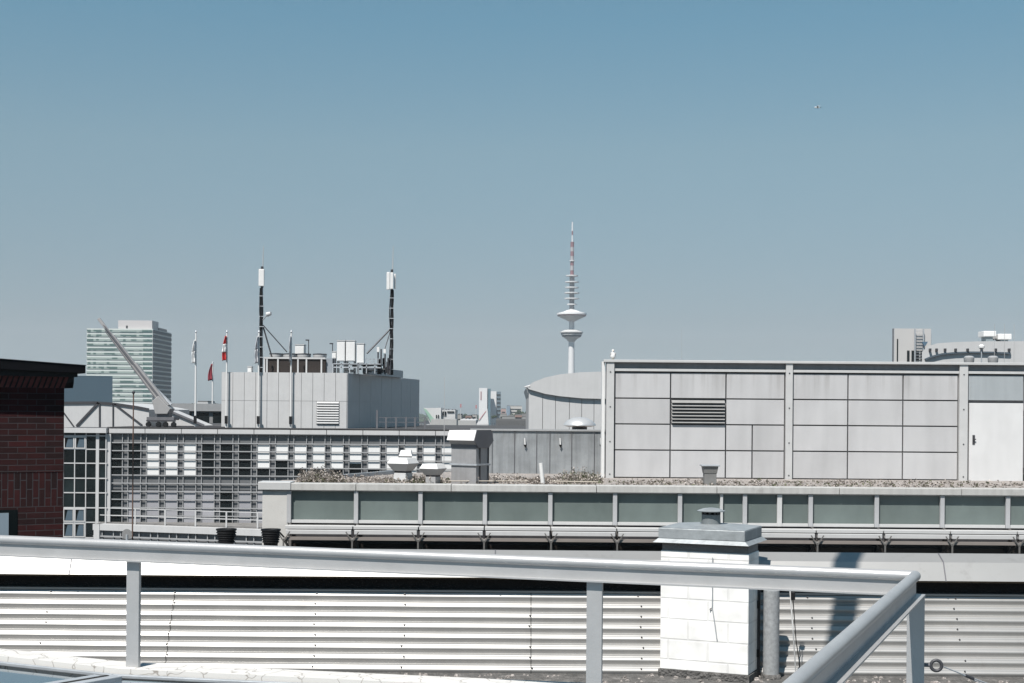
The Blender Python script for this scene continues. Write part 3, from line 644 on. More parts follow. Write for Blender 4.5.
# ================================================================== ROOFTOP SCREEN WALL (35 m)
P = 35.0
def zp(vp): return EYE - vp/F*P       # vp = rows below the eye line (negative = above)
z0 = E(-1.62)
sc_ = thing('screen_wall', 'pale panelled rooftop plant enclosure with posts, louvre and door', 'enclosure', (WX(800,P), P, z0))
top = -53.0
xL = WX(606,P,420); 
pil = [(WX(606,P,420), WX(613.7,P,420)), (WX(785,P,420), WX(791.8,P,420)), (WX(958.2,P,420), WX(966.6,P,420)), (WX(1135,P,420), WX(1143,P,420))]
xend = pil[-1][1]
G().box(WX(601.6,P,420), WX(604.6,P,420), P-.02, P+.3, z0, zp(top+2)).build('corner_post', M['white'], sc_, bevel=.006)
for a, b in pil: G().box(a, b, P-.10, P+.2, z0, zp(top+2.6)).build('post', M['frame'], sc_, bevel=.006)
bl = G()
for a, b in pil[:3]:
    for f in (.04, .32, .62, .92): bl.cyl(((a+b)/2, P-.10, z0+2.85*f), ((a+b)/2, P-.108, z0+2.85*f), .018, n=8)
bl.build('post_bolts', M['darkmetal'], sc_)
G().box(WX(603,P,420), xend+.02, P-.13, P+.35, zp(top+2.5), zp(top)).build('top_rail', M['frame'], sc_, bevel=.006)
for (a, b), (c_2, d_2) in zip(pil[:-1], pil[1:]):
    G().box(b, c_2, P+.0, P+.06, zp(top+9.3), zp(top+2.5)).build('recess_panel', mat('recess_grey', (.26,.27,.285), .5, .1, .1, 1.5, streak=.12), sc_)
    G().box(b+.002, c_2-.002, P-.05, P+.01, zp(top+11.3), zp(top+8.8)).build('ledge', M['frame'], sc_, bevel=.004)
G().box(pil[0][0], xend, P+.062, P+.22, z0, zp(top+2.5)).build('backing', M['gap'], sc_)
rows = [(-40.0,-15.35), (-14.05,10.45), (11.75,36.4), (37.7,64.0)]
def pan(px0, px1, r, m=None, proud=0):
    a = WX(px0,P,420)+.016; b = WX(px1,P,420)-.016
    return G().box(a, b, P-.012-proud, P+.05, zp(rows[r][1]), zp(rows[r][0])).build('wall_panel', m or M['panel'], sc_, bevel=.004)
for r in range(4):
    pan(614.3, 670.3, r)
    if r != 1: pan(670.3, 725.7, r)
    if r < 2: pan(725.7, 784.5, r)
    else: pan(725.7, 752.3, r); pan(752.3, 784.5, r)
    for a, b in ((792.3,847.7),(847.7,902.7),(902.7,957.8)): pan(a, b, r)
    if r == 0: pan(967.5, 1023.5, 0, M['bluepanel'])
    for a, b in ((1025,1080),(1080,1134)): pan(a, b, r)
# louvre
lv = G()
a, b = WX(670.3,P,420)+.03, WX(725.7,P,420)-.03
for i in range(7):
    vz = -13.2 + i*3.35
    lv.prismx([(P-.075, zp(vz+2.6)), (P-.070, zp(vz+3.0)), (P+.02, zp(vz+.8)), (P+.02, zp(vz))], a, b)
lo = lv.build('louvre', mat('louvre_grey', (.30,.30,.295), .5, 0, .1, 3), sc_)
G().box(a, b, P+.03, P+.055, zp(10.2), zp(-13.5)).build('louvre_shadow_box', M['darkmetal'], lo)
# door
a, b = WX(968.6,P,420), WX(1022.6,P,420)
dr = G().box(a, b, P-.05, P+.04, zp(66.5), zp(-12.5)).build('door', M['door'], sc_, bevel=.006)
hz = zp(23.5); hx = a + .11
G().box(hx-.03, hx+.03, P-.065, P-.05, hz-.13, hz+.10).build('lock_plate', M['darkmetal'], dr, bevel=.004)
G().box(hx-.015, hx+.045, P-.10, P-.085, hz-.02, hz+.01).build('handle', M['darkmetal'], dr, bevel=.004)
for vz in (-5, 52): G().box(b-.005, b+.035, P-.07, P-.03, zp(vz+5), zp(vz)).build('hinge', M['darkmetal'], dr)
# back struts of the screen
g = G()
for a, b in pil: g.beam(((a+b)/2, P+.2, zp(top+6)), ((a+b)/2+.05, P+1.6, z0), .08, .08)
g.build('back_stay', M['galv_dull'], sc_)
# perched gull
gp = Vector((WX(613.2,P,360), P+.1, zp(top)))
gu = thing('perched_gull', 'white gull standing on the left corner of the panelled enclosure', 'bird', gp)
def ellipsoid(g, c, r, n=14, m=10, rot=None):
    vs = []; c = Vector(c)
    for j in range(m+1):
        a = -PI/2 + PI*j/m
        for i in range(n):
            t = 2*PI*i/n; v = Vector((r[0]*math.cos(a)*math.cos(t), r[1]*math.cos(a)*math.sin(t), r[2]*math.sin(a)))
            if rot: v = rot @ v
            vs.append(c+v)
    return g.add(vs, [(j*n+i, j*n+(i+1)%n, (j+1)*n+(i+1)%n, (j+1)*n+i) for j in range(m) for i in range(n)])
g = G(); prof = [(.014,.035),(.062,.065),(.068,.10),(.062,.135),(.042,.17),(.031,.195),(.034,.215),(.036,.232),(.028,.25),(.01,.26)]
g.lathe(prof, gp, 16)
for i, v in enumerate(g.v): v.y = gp.y + (v.y-gp.y)*1.25
g.build('gull_body', M['white'], gu, smooth=True)
wg = ellipsoid(G(), gp+Vector((.05,.03,.115)), (.022,.13,.05), rot=Matrix.Rotation(rad(-25),3,'X')).build('folded_wing', M['offwhite'], gu, smooth=True)
inst(wg, gu, (-.10,.02,0)); G().cyl(gp+Vector((0,-.04,.228)), gp+Vector((.0,-.085,.222)), .008, .002).build('beak', M['beak'], gu)
for s in (-.02,.02): G().cyl(gp+Vector((s,0,0)), gp+Vector((s,0,.06)), .006).build('leg', M['beak'], gu)
o = thing('whip_aerial', 'very thin aerial sticking up behind the panelled enclosure', 'aerial', W(682.5, 365, 36)-up*2.7)
a = W(682.5,365,36); b = W(681.8,329,36); G().cyl((a.x,36,z0), (b.x,36,b.z), .006, .003, n=6).build('aerial_rod', mat('pale_rod', (.45,.45,.45), .5), o)
G().cyl((a.x,36,z0), (a.x,36,z0+.05), .08, n=10).build('aerial_foot', M['darkmetal'], o)

# ================================================================== BRICK BUILDING (left)
C = Vector((W(64,430,20).x, 20.0, 0))
br = thing('brick_building', 'dark red brick building with a black corbelled cornice at the left edge', 'building', C, rotz=rad(30))
M['brick'] = brick_mat('dark_red_brick', (.034,.0045,.005), (.012,.0030,.0034), (.034,.029,.031), .25, .083, .0065, zoff=.02)
M['soldier'] = brick_mat('upright_dark_brick', (.032,.0045,.005), (.011,.0030,.0034), (.038,.035,.038), .25, .083, .0075, vertical=True)
def bz(py): return WZ(py, 20, 64)
def bl_(x0,x1,y0,y1,z0,z1,name,m,bev=0): return G().box(x0,x1,y0,y1,z0,z1).build(name, m, br, local=True, bevel=bev)
bl_(-4.5, 0, 0, 6, 0, bz(505.5), 'lower_wall', M['brick'])
bl_(-4.5, 0, .004, 6, bz(505.5), bz(472), 'soldier_band', M['soldier'])
bl_(-4.5, 0, 0, 6, bz(472), bz(388), 'upper_wall', M['brick'])
# corbel: slanting brick teeth
g = G(); z1_, z2_ = bz(388), bz(377)
for i in range(60):
    x = -4.4 + i*.075*1.0
    if x > .02: break
    g.add([(x,-.002,z1_),(x+.05,-.002,z1_),(x+.09,-.10,z2_),(x+.04,-.10,z2_),(x,.2,z1_),(x+.05,.2,z1_),(x+.09,.2,z2_),(x+.04,.2,z2_)], [(0,1,2,3),(0,3,7,4),(1,5,6,2),(3,2,6,7),(0,4,5,1),(4,7,6,5)])
g.build('corbel_bricks', mat('corbel_brick', (.11,.035,.035), .8, 0, .3, 12), br, local=True)
G().prismx([(0,z1_),(-.05,(z1_+z2_)/2),(-.05,z2_),(6,z2_),(6,z1_)], -4.5, .12).build('corbel_core', M['black'], br, local=True)
G().box(-.06, .16, -.085, 6, (z1_*.4+z2_*.6), z2_).build('corbel_end', mat('corbel_brick'), br, local=True) if False else None
def slab(x0,x1,y0,y1,za,zb_,k0,k1,name,m): return G().prism([(x0,za-k0*x0),(x1,za-k0*x1),(x1,zb_-k1*x1),(x0,zb_-k1*x0)], y0, y1).build(name, m, br, local=True)
slab(-4.6, .15, -.14, 6.1, bz(377), bz(372.9), .0, .030, 'cornice_step', M['black'])
slab(-4.6, .24, -.22, 6.2, bz(372.8), bz(364.6), .030, .055, 'cornice', mat('black_cornice', (.004,.0045,.006), .7, 0, .2, 4, spec=.1))
slab(-4.6, .25, -.23, 6.2, bz(364.5), bz(364.0), .055, .055, 'cornice_flashing', M['darkmetal'])
wz = bz(508.5)
wf = bl_(-3.2, -.62, -.006, .1, wz-1.6, wz, 'window', M['dglass'])
G().box(-3.2, -.74, -.02, .05, wz-1.6, wz-.04).build('pane', mat('pale_blue_blind', (.30,.37,.43), .4, 0, .05, 2), wf, local=True)

# ================================================================== SUN SCREEN BUILDING (90 m)
S = 90.0; ks = S/F
def zs(vp): return EYE - vp*ks
def xs_(px): return (px-512)*ks
# px here are roll-corrected: add the shift for rows
sb = thing('grid_facade_building', 'long office block behind a pale square sun screen grid', 'building', (xs_(280), S, 0))
X0, X1 = xs_(108.5), xs_(612)
G().box(X0, X1, S+.3, S+30, 0, zs(19)).build('wall', M['pier'], sb)
G().box(X0-.1, X1, S+.07, S+30, zs(19)+.01, zs(18)).build('roof', mat('black_roof_felt', (.045,.045,.047), .9, 0, .2, 1.5), sb)
fx = X0
while fx < X1:
    G().box(fx+.02, min(fx+2.3, X1)-.02, S+.08, S+.3, zs(25), zs(19.6)).build('fascia_panel', M['offwhite'], sb); fx += 2.3
G().box(X0-.1, X1, S+.04, S+.08, zs(24.6), zs(24.0)).build('fascia_rail', M['darkmetal'], sb)
G().box(X0-.1, xs_(110.8), S+.03, S+.3, 0, zs(25.02)).build('edge_column', M['offwhite'], sb)
# windows
col0 = 134.0; pw = 18.45; rp = 8.12
states = {0:0,1:4,2:4,3:4,4:0,5:0,6:0,7:3,8:2,9:3,10:3,11:3,12:2.3,13:3,14:4,15:4,16:4,17:4}
wtop = 34.2
def win(c, top, st, bm):
    x = xs_(c + .0); a, b = x-5.9*ks, x+5.9*ks
    o = G().box(a-.02, b+.02, S+.26, S+.3, zs(top+rp*4), zs(top)).build('window', M['darkmetal'], sb)
    if st < 4: G().box(a, b, S+.235, S+.26, zs(top+rp*4-.4), zs(top+rp*st+.1)).build('pane', M['dglass'], o)
    if st > 0: G().box(a, b, S+.23, S+.26, zs(top+rp*st), zs(top+.4)).build('blind', bm, o)
for i in range(-1, 19):
    win(col0+pw*i, wtop, states.get(i, 4) if i >= 0 else 0, M['blind'])
for i in range(-1, 10):
    win(col0+pw*i, wtop+46.8, 0 if i in (5,) else (4 if i >= 0 else 0), M['gblind'])
# light spandrels
for k_, (t0, t1) in enumerate(((25.6, 33.6), (67.2, 80.4), (114, 127))):
    G().box(X0+.1, X1, S+.27, S+.29, zs(t1), zs(t0)).build('spandrel', mat('spandrel_grey', (.105,.108,.112), .5, 0, .08, .6), sb)
g = G(); v_ = 33.6
while v_ < 175: g.box(X0, X1, S+.13, S+.17, zs(v_+.5), zs(v_-.5)); v_ += rp
g.build('screen_rails', M['screenbar'], sb)
g = G()
for i in range(-2, 27):
    for off in (-6.4, 6.4):
        x = xs_(col0+pw*i+off)
        if X0+.1 < x < X1: g.box(x-.022, x+.022, S+.171, S+.21, 0, zs(25))
g.build('screen_posts', M['screenbar'], sb)
G().box(X0, X1, S+.2, S+.26, zs(67.5), zs(67.1)).build('walkway', M['screenbar'], sb)

# glazed stair tower at its left
gt = thing('glass_stair_tower', 'narrow glazed stair tower with white frames between brick building and sun screen', 'building', (xs_(85), S-.5, 0))
gx0, gx1 = xs_(50), xs_(108)
G().box(gx0, gx1, S+.3, S+10, 0, zs(19.5)).build('core', M['darkmetal'], gt)
G().box(gx0, gx1-.02, S-.3, S+.3, zs(24), zs(19.3)).build('fascia', M['offwhite'], gt)
cols_ = [52, 64.0, 75.3, 86.5, 98, 106.5]; rws = [27, 40.5, 54.5, 69.5, 84, 99, 113.5, 129, 144, 160]
for i in range(len(cols_)-1):
    for j in range(len(rws)-1):
        G().box(xs_(cols_[i])+.02, xs_(cols_[i+1])-.02, S-.0, S+.06, zs(rws[j+1]), zs(rws[j])).build('pane', M['gglass'], gt)
g = G()
for i, c in enumerate(cols_): ww = .20 if c == 98 else .06; g.box(xs_(c)-ww/2, xs_(c)+ww/2, S-.06, S+.0, 0, zs(24))
for r in rws: g.box(gx0, gx1, S-.05, S-.001, zs(r)-.035, zs(r)+.035)
g.build('white_frame', M['offwhite'], gt)
for (ci, rj) in ((1,0),(2,0),(1,5),(2,5),(1,6),(2,6)):
    a, b = xs_(cols_[ci]), xs_(cols_[ci+1]); t, u_ = zs(rws[rj]), zs(rws[rj+1])
    f_ = G(); f_.box(a+.02,b-.02,S-.09,S-.061,t-.12,t-.03); f_.box(a+.02,b-.02,S-.09,S-.061,u_+.03,u_+.10); f_.box(a+.02,a+.09,S-.09,S-.061,u_+.10,t-.12); f_.box(b-.09,b-.02,S-.09,S-.061,u_+.10,t-.12)
    f_ = f_.build('opening_light', M['offwhite'], gt)
    G().add([(a+.30,S-.055,t-.14),(b-.12,S-.055,t-.14),(b-.12,S-.058,u_+.12),(a+.14,S-.058,u_+.12)], [(0,1,2,3)]).build('sky_reflection', mat('reflected_sky_blue', (.07,.10,.125), .8, spec=.1), f_)  # slanted sky reflection drawn as a flat matt blue shape

# terrace building in front of it
ta, tb = Vector((W(95.5,524,88.4).x, 88.4, 0)), Vector((W(300,532.5,84.3).x, 84.3, 0))
zt2 = W(95.5,523.5,88.4).z
te = thing('terrace_building', 'lower wing with a gravelled terrace and thin railing in front of the sun screen', 'building', (ta.x, ta.y, 0))
G().prismz([(ta.x,ta.y-.1),(tb.x,tb.y-.1),(tb.x,S-.4),(ta.x,S-.4)], 0, zt2-.05).build('wall', M['pier'], te)
G().prismz([(ta.x,ta.y+.6),(tb.x,tb.y+.6),(tb.x,S-.45),(ta.x,S-.45)], zt2-.05, zt2+.02).build('terrace_roof', mat('grey_terrace_gravel', (.15,.145,.14), .9, 0, .3, 4), te)
td = (tb-ta).normalized(); tn = Vector((td.y, -td.x, 0)); tl = (tb-ta).length
G().beam(ta+up*(zt2-.19), tb+up*(zt2-.19), .6, .38).build('edge_beam', M['offwhite'], te)
g = G()
for z in (zt2+.95, zt2+.5): g.beam(ta+up*z-tn*.5, tb+up*z-tn*.5, .05, .05)
t_ = .4
while t_ < tl: g.beam(ta+td*t_+up*zt2-tn*.5, ta+td*t_+up*(zt2+.97)-tn*.5, .09, .09); t_ += 2.1
g.build('terrace_railing', M['offwhite'], te)
g = G(); z = zt2-.75
while z > zt2-8: g.beam(ta+up*z+tn*.24, tb+up*z+tn*.24, .06, .08); z -= .52
t_ = .1; i = 0
while t_ < tl: g.beam(ta+td*t_+up*(zt2-8)+tn*.17, ta+td*t_+up*(zt2-.40)+tn*.17, .06, .06); t_ += (.8 if i % 2 else .5); i += 1
g.build('screen_grid', M['screenbar'], te)
G().beam(ta+up*(zt2-4)+tn*.1+td*.1, ta+up*(zt2-4)+tn*.1+td*.5, .5, 8).build('edge_column', M['offwhite'], te)

# ---- roof box on the grid building
Y = 92.0; kb = Y/F; zr = zs(18)
bx0, bx1 = WX(221.5,Y,400), WX(347,Y,400); ztop = WZ(373,Y,347)
bd = 18.0
far = W(419, 380, Y+bd)
pb = thing('roof_plant_room', 'large pale grey plant room box with vertical panel joints on the roof', 'plant room', (bx0, Y, zr))
dx_ = far.x - bx1
poly = [(bx0,Y),(bx1,Y),(bx1+dx_,Y+bd),(bx0-2,Y+bd)]
G().prismz([(x,y) for x,y in poly], zr, ztop).build('core', M['offwhite'], pb)
n = 11; xs2 = [bx0 + (bx1-bx0)*i/n for i in range(n+1)]; zm = WZ(401,Y,300)
for i in range(n):
    lv_ = i in (8, 9)
    G().box(xs2[i]+.012, xs2[i+1]-.012, Y-.05, Y-.002, zm+.01, ztop).build('facade_panel', M['offwhite'], pb)
    G().box(xs2[i]+.012, xs2[i+1]-.012, Y-.05, Y-.002, zr, zm-.01).build('facade_panel', M['offwhite'], pb)
G().box(bx0, bx1, Y-.004, Y-.001, zr, ztop-.02).build('joint_backing', mat('joint_mid_grey', (.24,.24,.24)), pb)
side_n = 7
for i in range(side_n):
    a = Vector((bx1 + dx_*i/side_n, Y+bd*i/side_n, 0)); b = Vector((bx1 + dx_*(i+1)/side_n, Y+bd*(i+1)/side_n, 0))
    d_ = (b-a).normalized(); nn = Vector((d_.y, -d_.x, 0))
    for z0_, z1_2 in ((zr, zm-.01), (zm+.01, ztop)):
        G().prismz([tuple((a+d_*.02+nn*.04)[:2]), tuple((b-d_*.02+nn*.04)[:2]), tuple((b-d_*.02)[:2]), tuple((a+d_*.02)[:2])], z0_, z1_2).build('side_panel', M['offwhite'], pb)
g = G(); a, b = WX(317,Y,410), WX(339,Y,410)
for i in range(9):
    z = WZ(423.5,Y,328) + i*2.5*kb; g.prismx([(Y-.15,z),(Y-.14,z+.05),(Y-.055,z+.12),(Y-.055,z+.05)], a, b)
lo = g.build('vent_louvre', M['offwhite'], pb)
G().box(a-.03, b+.03, Y-.058, Y-.052, WZ(425,Y,328), WZ(401.5,Y,328)).build('louvre_back', mat('louvre_back_grey', (.16,.16,.16)), lo)
a = W(364,366.5,Y+3.5); 
G().prismz([(a.x,Y+3),(a.x+.35,Y+3),(a.x+.35+dx_*.46,Y+3+bd*.52),(a.x+dx_*.46,Y+3+bd*.52)], ztop, W(364,366.5,Y+3).z).build('upstand', M['offwhite'], pb)
# condenser bank
Y2 = 93.0; k2 = Y2/F
def z2(py, px=300): return WZ(py, Y2, px)
cd_ = thing('condenser_bank', 'row of cooling units with dark brown coils and fans on the plant room', 'cooling unit', (WX(297,Y2,372), Y2, ztop))
cxs = [WX(p_,Y2,365) for p_ in (264.5, 278.5, 298, 311, 325.5)]
x_a, x_b = cxs[0], cxs[-1]
G().box(x_a, x_b, Y2+.02, Y2+2.4, ztop, z2(359)).build('coil', M['brown'], cd_)
g = G()
for x in [WX(p_,Y2,365) for p_ in (264.5,267,278,298,306.5,321.5)]: g.box(x-.05, x+.05, Y2-.05, Y2+.02, ztop, z2(358))
g.box(x_a-.05, x_b, Y2-.06, Y2+.02, z2(359), z2(357.3)); g.build('coil_frame', M['offwhite'], cd_)
for p_ in (274, 288, 302, 318):
    f_ = G().lathe([(.42,0),(.45,.10),(.45,.22)], (WX(p_,Y2,356), Y2+.9, z2(357.3)), 20).build('fan_ring', M['offwhite'], cd_, smooth=True)
    G().lathe([(.47,.22),(.47,.27),(.1,.30)], (WX(p_,Y2,356), Y2+.9, z2(357.3)), 20).build('fan_grille', M['darkmetal'], f_, smooth=True)
G().box(WX(326,Y2,365), WX(332,Y2,365), Y2+.2, Y2+2.2, ztop, z2(358)).build('end_tank', mat('tank_blue_grey', (.28,.31,.34), .5), cd_)
def boxthing(name, label, cat, px0, px1, py0, py1, Y, d, m, base, grp=None, extra=None):
    a, b = WX(px0,Y,py0), WX(px1,Y,py0); cxm = (a+b)/2
    o = thing(name, label, cat, (cxm, Y, base), grp)
    G().box(a, b, Y, Y+d, WZ(py1,Y,px0), WZ(py0,Y,px0)).build('housing', m, o, bevel=.02)
    g = G()
    for x in (a+.05, b-.05):
        for yy in (Y+.05, Y+d-.05):
            if WZ(py1,Y,px0) - base > .02: G().box(x-.03,x+.03,yy-.03,yy+.03, base, WZ(py1,Y,px0)).build('leg', M['darkmetal'], o)
    G().box(a+.04,b-.04,Y-.012,Y-.001,WZ(py1,Y,px0)+.05,WZ(py0,Y,px0)-.12).build('cabinet_door', m, o)
    G().box(a-.02,b+.02,Y-.03,Y+d+.02,WZ(py0,Y,px0)+.002,WZ(py0,Y,px0)+.05).build('lid', M['offwhite'], o)
    return o
boxthing('air_box', 'small grey box on top of the cooling unit row', 'box', 295, 304, 345, 354.5, 94.2, .9, M['white'], z2(357))
boxthing('antenna_cabinet', 'leftmost of three tall white cabinets on the plant room', 'cabinet', 337, 345, 341, 361, 93.2, .8, M['white'], ztop, 'white antenna cabinets')
boxthing('antenna_cabinet', 'middle one of three tall white cabinets on the plant room', 'cabinet', 346, 355, 341, 361, 93.2, .8, M['white'], ztop, 'white antenna cabinets')
boxthing('antenna_cabinet', 'rightmost and slightly shorter white cabinet of three on the plant room', 'cabinet', 356.8, 364, 344, 363, 93.2, .8, M['white'], ztop, 'white antenna cabinets')
boxthing('junction_box', 'small white box left of the tall white cabinets', 'box', 332, 336, 352, 358.5, 93.4, .3, M['white'], ztop)
boxthing('low_vent_box', 'low white box at the left end of the plant room roof', 'box', 247.5, 251.5, 367, 372.6, 92.6, .6, M['white'], ztop-.01)
pf = thing('steel_platform', 'low steel grating platform under the white cabinets', 'platform', (WX(355,93,370), 93, ztop))
g = G(); a, b = WX(333,93,365), WX(381,93,365); zq = WZ(363.5,93,355)
g.box(a,b,92.9,95,zq-.06,zq); g.box(a,b,92.9,92.98,zq-.30,zq-.22)
x = a
while x < b: g.box(x-.03,x+.03,92.9,92.98,ztop,zq); x += .55
g.build('grating', M['galv_dull'], pf)
g = G(); random.seed(3)
for i in range(16):
    x = random.uniform(a,b); z = random.uniform(ztop+.05,zq-.1); g.box(x,x+random.uniform(.1,.5),93.1,93.3,z,z+random.uniform(.04,.14))
g.build('cable_trays', M['roofdark'], pf)
g = G()
for p_ in (366,370,374,378): g.box(WX(p_,93,360)-.02,WX(p_,93,360)+.02,93,93.05,zq,WZ(358,93,p_))
g.box(WX(366,93,360),WX(379,93,360),93,93.05,WZ(359.5,93,370),WZ(358.9,93,370)); g.build('guard_rail', M['galv_dull'], pf)

def mast(label, px, ytop, ybot, pants, Y, spike, side):
    a = W(px, ybot, Y); b = W(px+.8 if side<0 else px-.0, ytop, Y); base = Vector((b.x, Y, ztop))
    o = thing('antenna_mast', label, 'antenna mast', base, 'antenna masts on the plant room')
    top_ = Vector((b.x, Y, b.z))
    G().cyl(base, top_, .09, .08, n=10).build('mast_pole', M['galv_dull'], o, smooth=True)
    g = G(); random.seed(int(px))
    for j in range(5):
        pts = []; ph = random.uniform(0,6); n_ = 26
        for i in range(n_+1):
            t = i/n_; pts.append(base.lerp(top_, t) + Vector((.085*math.cos(ph+j*1.3)+.035*math.sin(t*11+ph), -.12+.05*math.cos(t*9+ph+j), 0)))
        g.tube(pts, .042, 6)
    g.build('feeder_cables', M['black'], o)
    z = base.lerp(top_, .06); cl_ = G().box(z.x-.17, z.x+.17, Y-.2, Y-.12, z.z, z.z+.045).build('cable_clamp', M['galv_dull'], o); t = .18
    while t < 1: inst(cl_, o, base.lerp(top_, t)-z); t += .12
    for (dx1, dx2, y1, y2, dy) in pants:
        G().box(b.x+dx1*kb, b.x+dx2*kb, Y-.3+dy, Y-.12+dy, WZ(y2,Y,px), WZ(y1,Y,px)).build('antenna_panel', M['white'], o, bevel=.03)
    g = G(); g.cyl(top_, (b.x, Y, WZ(pants[0][2]-3,Y,px)), .09, n=8); g.build('mast_head', M['darkmetal'], o)
    G().cyl((b.x+.05,Y,WZ(pants[0][2]-3,Y,px)), (b.x+.07,Y,WZ(spike,Y,px)), .035, .02, n=6).build('spike', mat('pale_rod'  , (.45,.45,.45)), o)
    return o, base
m1, b1 = mast('left antenna mast wrapped in dark cables, with one white panel antenna', 261.2, 288, 372, [(-2.8, 2.8, 269.5, 286.5, 0)], 93.5, 246, -1)
g = G(); g.cyl(W(263,326,93.5), W(272,357.5,93.5), .05); g.cyl(W(263,325,93.5), W(287,352,93.5), .035); g.build('stay', M['darkmetal'], m1)
dsh = G().cyl(W(263,320,93.4), W(268,313.5,93.3), .04).build('dish_arm', M['galv_dull'], m1)
G().cyl(W(267,314.5,93.2), W(271,313.4,93.1), .16, .12, n=14).build('dish', M['offwhite'], dsh)
m2, b2 = mast('right antenna mast wrapped in dark cables, with three white panel antennas', 391.8, 290, 369, [(-5.2, -1.8, 272.5, 290, 0), (-1.2, 2.0, 273, 289.5, -.1), (2.4, 4.2, 274, 289, .15)], 96, 246, 1)
g = G(); g.cyl(W(390.5,329,96), W(367,353.5,95), .055); g.cyl(W(390,332,96), W(384,352,95), .03); g.build('stay', M['darkmetal'], m2)
g = G(); random.seed(11)
eqb = thing('cable_rack', 'dark cluster of cables and small boxes at the foot of the right mast', 'equipment', (WX(384,95,366),95,ztop))
for i in range(24):
    x = WX(random.uniform(378,390),95,360); z = ztop + random.uniform(0,1)*1.3*random.random()+.25; g.box(x-.06,x+.06,95,95.3,z-.25,z+random.uniform(.05,.35))
for p_, t_2 in ((378,352),(381,349),(385,354),(388,358)): g.cyl((WX(p_,95,366),95,ztop),(WX(p_,95,366),95,WZ(t_2,95,p_)), .05)
g.build('rack_clutter', M['darkmetal'], eqb)
G().box(WX(377,95,350),WX(379.5,95,350),94.9,95.1,WZ(352,95,378),WZ(347,95,378)).build('small_antenna', M['white'], eqb)
G().box(WX(383.5,95,350),WX(386,95,350),94.9,95.1,WZ(353,95,378),WZ(349,95,378)).build('small_antenna', M['white'], eqb)
for px, yt, lab in ((308.5,339.5,'thin pole with a small camera above the cooling units'),(332.5,343,'thin pole with a crossbar left of the white cabinets')):
    b_ = Vector((WX(px,94,360),94,ztop)); o = thing('sensor_pole', lab, 'pole', b_, 'thin poles on the plant room')
    G().cyl(b_, (b_.x,94,WZ(yt,94,px)), .03, n=6).build('pole_shaft', M['darkmetal'], o)
    G().box(b_.x-.2,b_.x+.03,93.95,94.1,WZ(yt+1.2,94,px),WZ(yt,94,px)).build('sensor_head', M['darkmetal'], o)

# ---- flagpoles
def flagpole(px, ytop, Y, lab, grp, flag, ybase=427, r=.066, base=None):
    b_ = W(px, ybase, Y); b_ = Vector((b_.x, Y, zr if base is None else base)); t_ = W(px+.6, ytop, Y); t_ = Vector((b_.x, Y, t_.z))
    o = thing('flagpole', lab, 'flagpole', b_, grp)
    G().cyl(b_, t_, r, r*.7, n=10).build('pole', M['white'], o, smooth=True)
    G().lathe([(.03,0),(r*1.2,.05),(r*.9,.14),(.02,.18)], t_, 10).build('finial', M['galv_dull'], o, smooth=True)
    G().box(b_.x-r*1.2, b_.x+r*1.6, Y-r*2.6, Y-r*.9, b_.z+.25, b_.z+.75).build('winch_box', M['black'], o)
    if flag:
        (y1, y2, spread, ms) = flag
        zt_a, zb_a = WZ(y1,Y,px), WZ(y2,Y,px); nseg = 10; k_ = Y/F
        per = len(ms)
        for q in range(per):
            vs = []; fs = []
            for i in range(nseg+1):
                t = (q + i/nseg)/per; z = zt_a + (zb_a-zt_a)*t
                wd = spread*k_*(.25+.75*math.sin(PI*min(t*.62+.05,1)))*(.6+.4*t)
                for j in range(7):
                    s = j/6; vs.append((b_.x - .02 - wd*s, Y - .14 + .10*math.sin(s*9+t*5), z - .25*s*t*wd))
            for i in range(nseg):
                for j in range(6): fs.append((i*7+j, i*7+j+1, (i+1)*7+j+1, (i+1)*7+j))
            f_ = G().add(vs, fs).build('flag', ms[q], o, smooth=True)
            md = f_.modifiers.new('thick','SOLIDIFY'); md.thickness = .02
    return o
flagpole(195.3, 333, 91.7, 'white flagpole with a furled white flag beside the crane', 'flagpoles on the sun screen building', (340, 363, 4.0, [M['whitecloth'], M['whitecloth']]))
flagpole(212.3, 363, 180, 'farther thin flagpole with a drooping dark red flag', 'flagpoles on the sun screen building', (364, 380, 5.0, [M['darkred']]), r=.12, base=WZ(425,180,212)-8)
flagpole(226.3, 333, 91.7, 'white flagpole with a red and white flag at the left plant room corner', 'flagpoles on the sun screen building', (336, 360, 4.6, [M['redcloth'], M['whitecloth'], M['redcloth']]))
flagpole(258.3, 333, 91.7, 'white flagpole with a grey flag in front of the left mast', 'flagpoles on the sun screen building', (336, 363, 4.0, [M['greycloth'], M['greycloth']]))
flagpole(290.6, 333, 91.7, 'white flagpole with a tightly rolled grey flag before the cooling units', 'flagpoles on the sun screen building', (336, 362, 1.6, [M['greycloth']]))

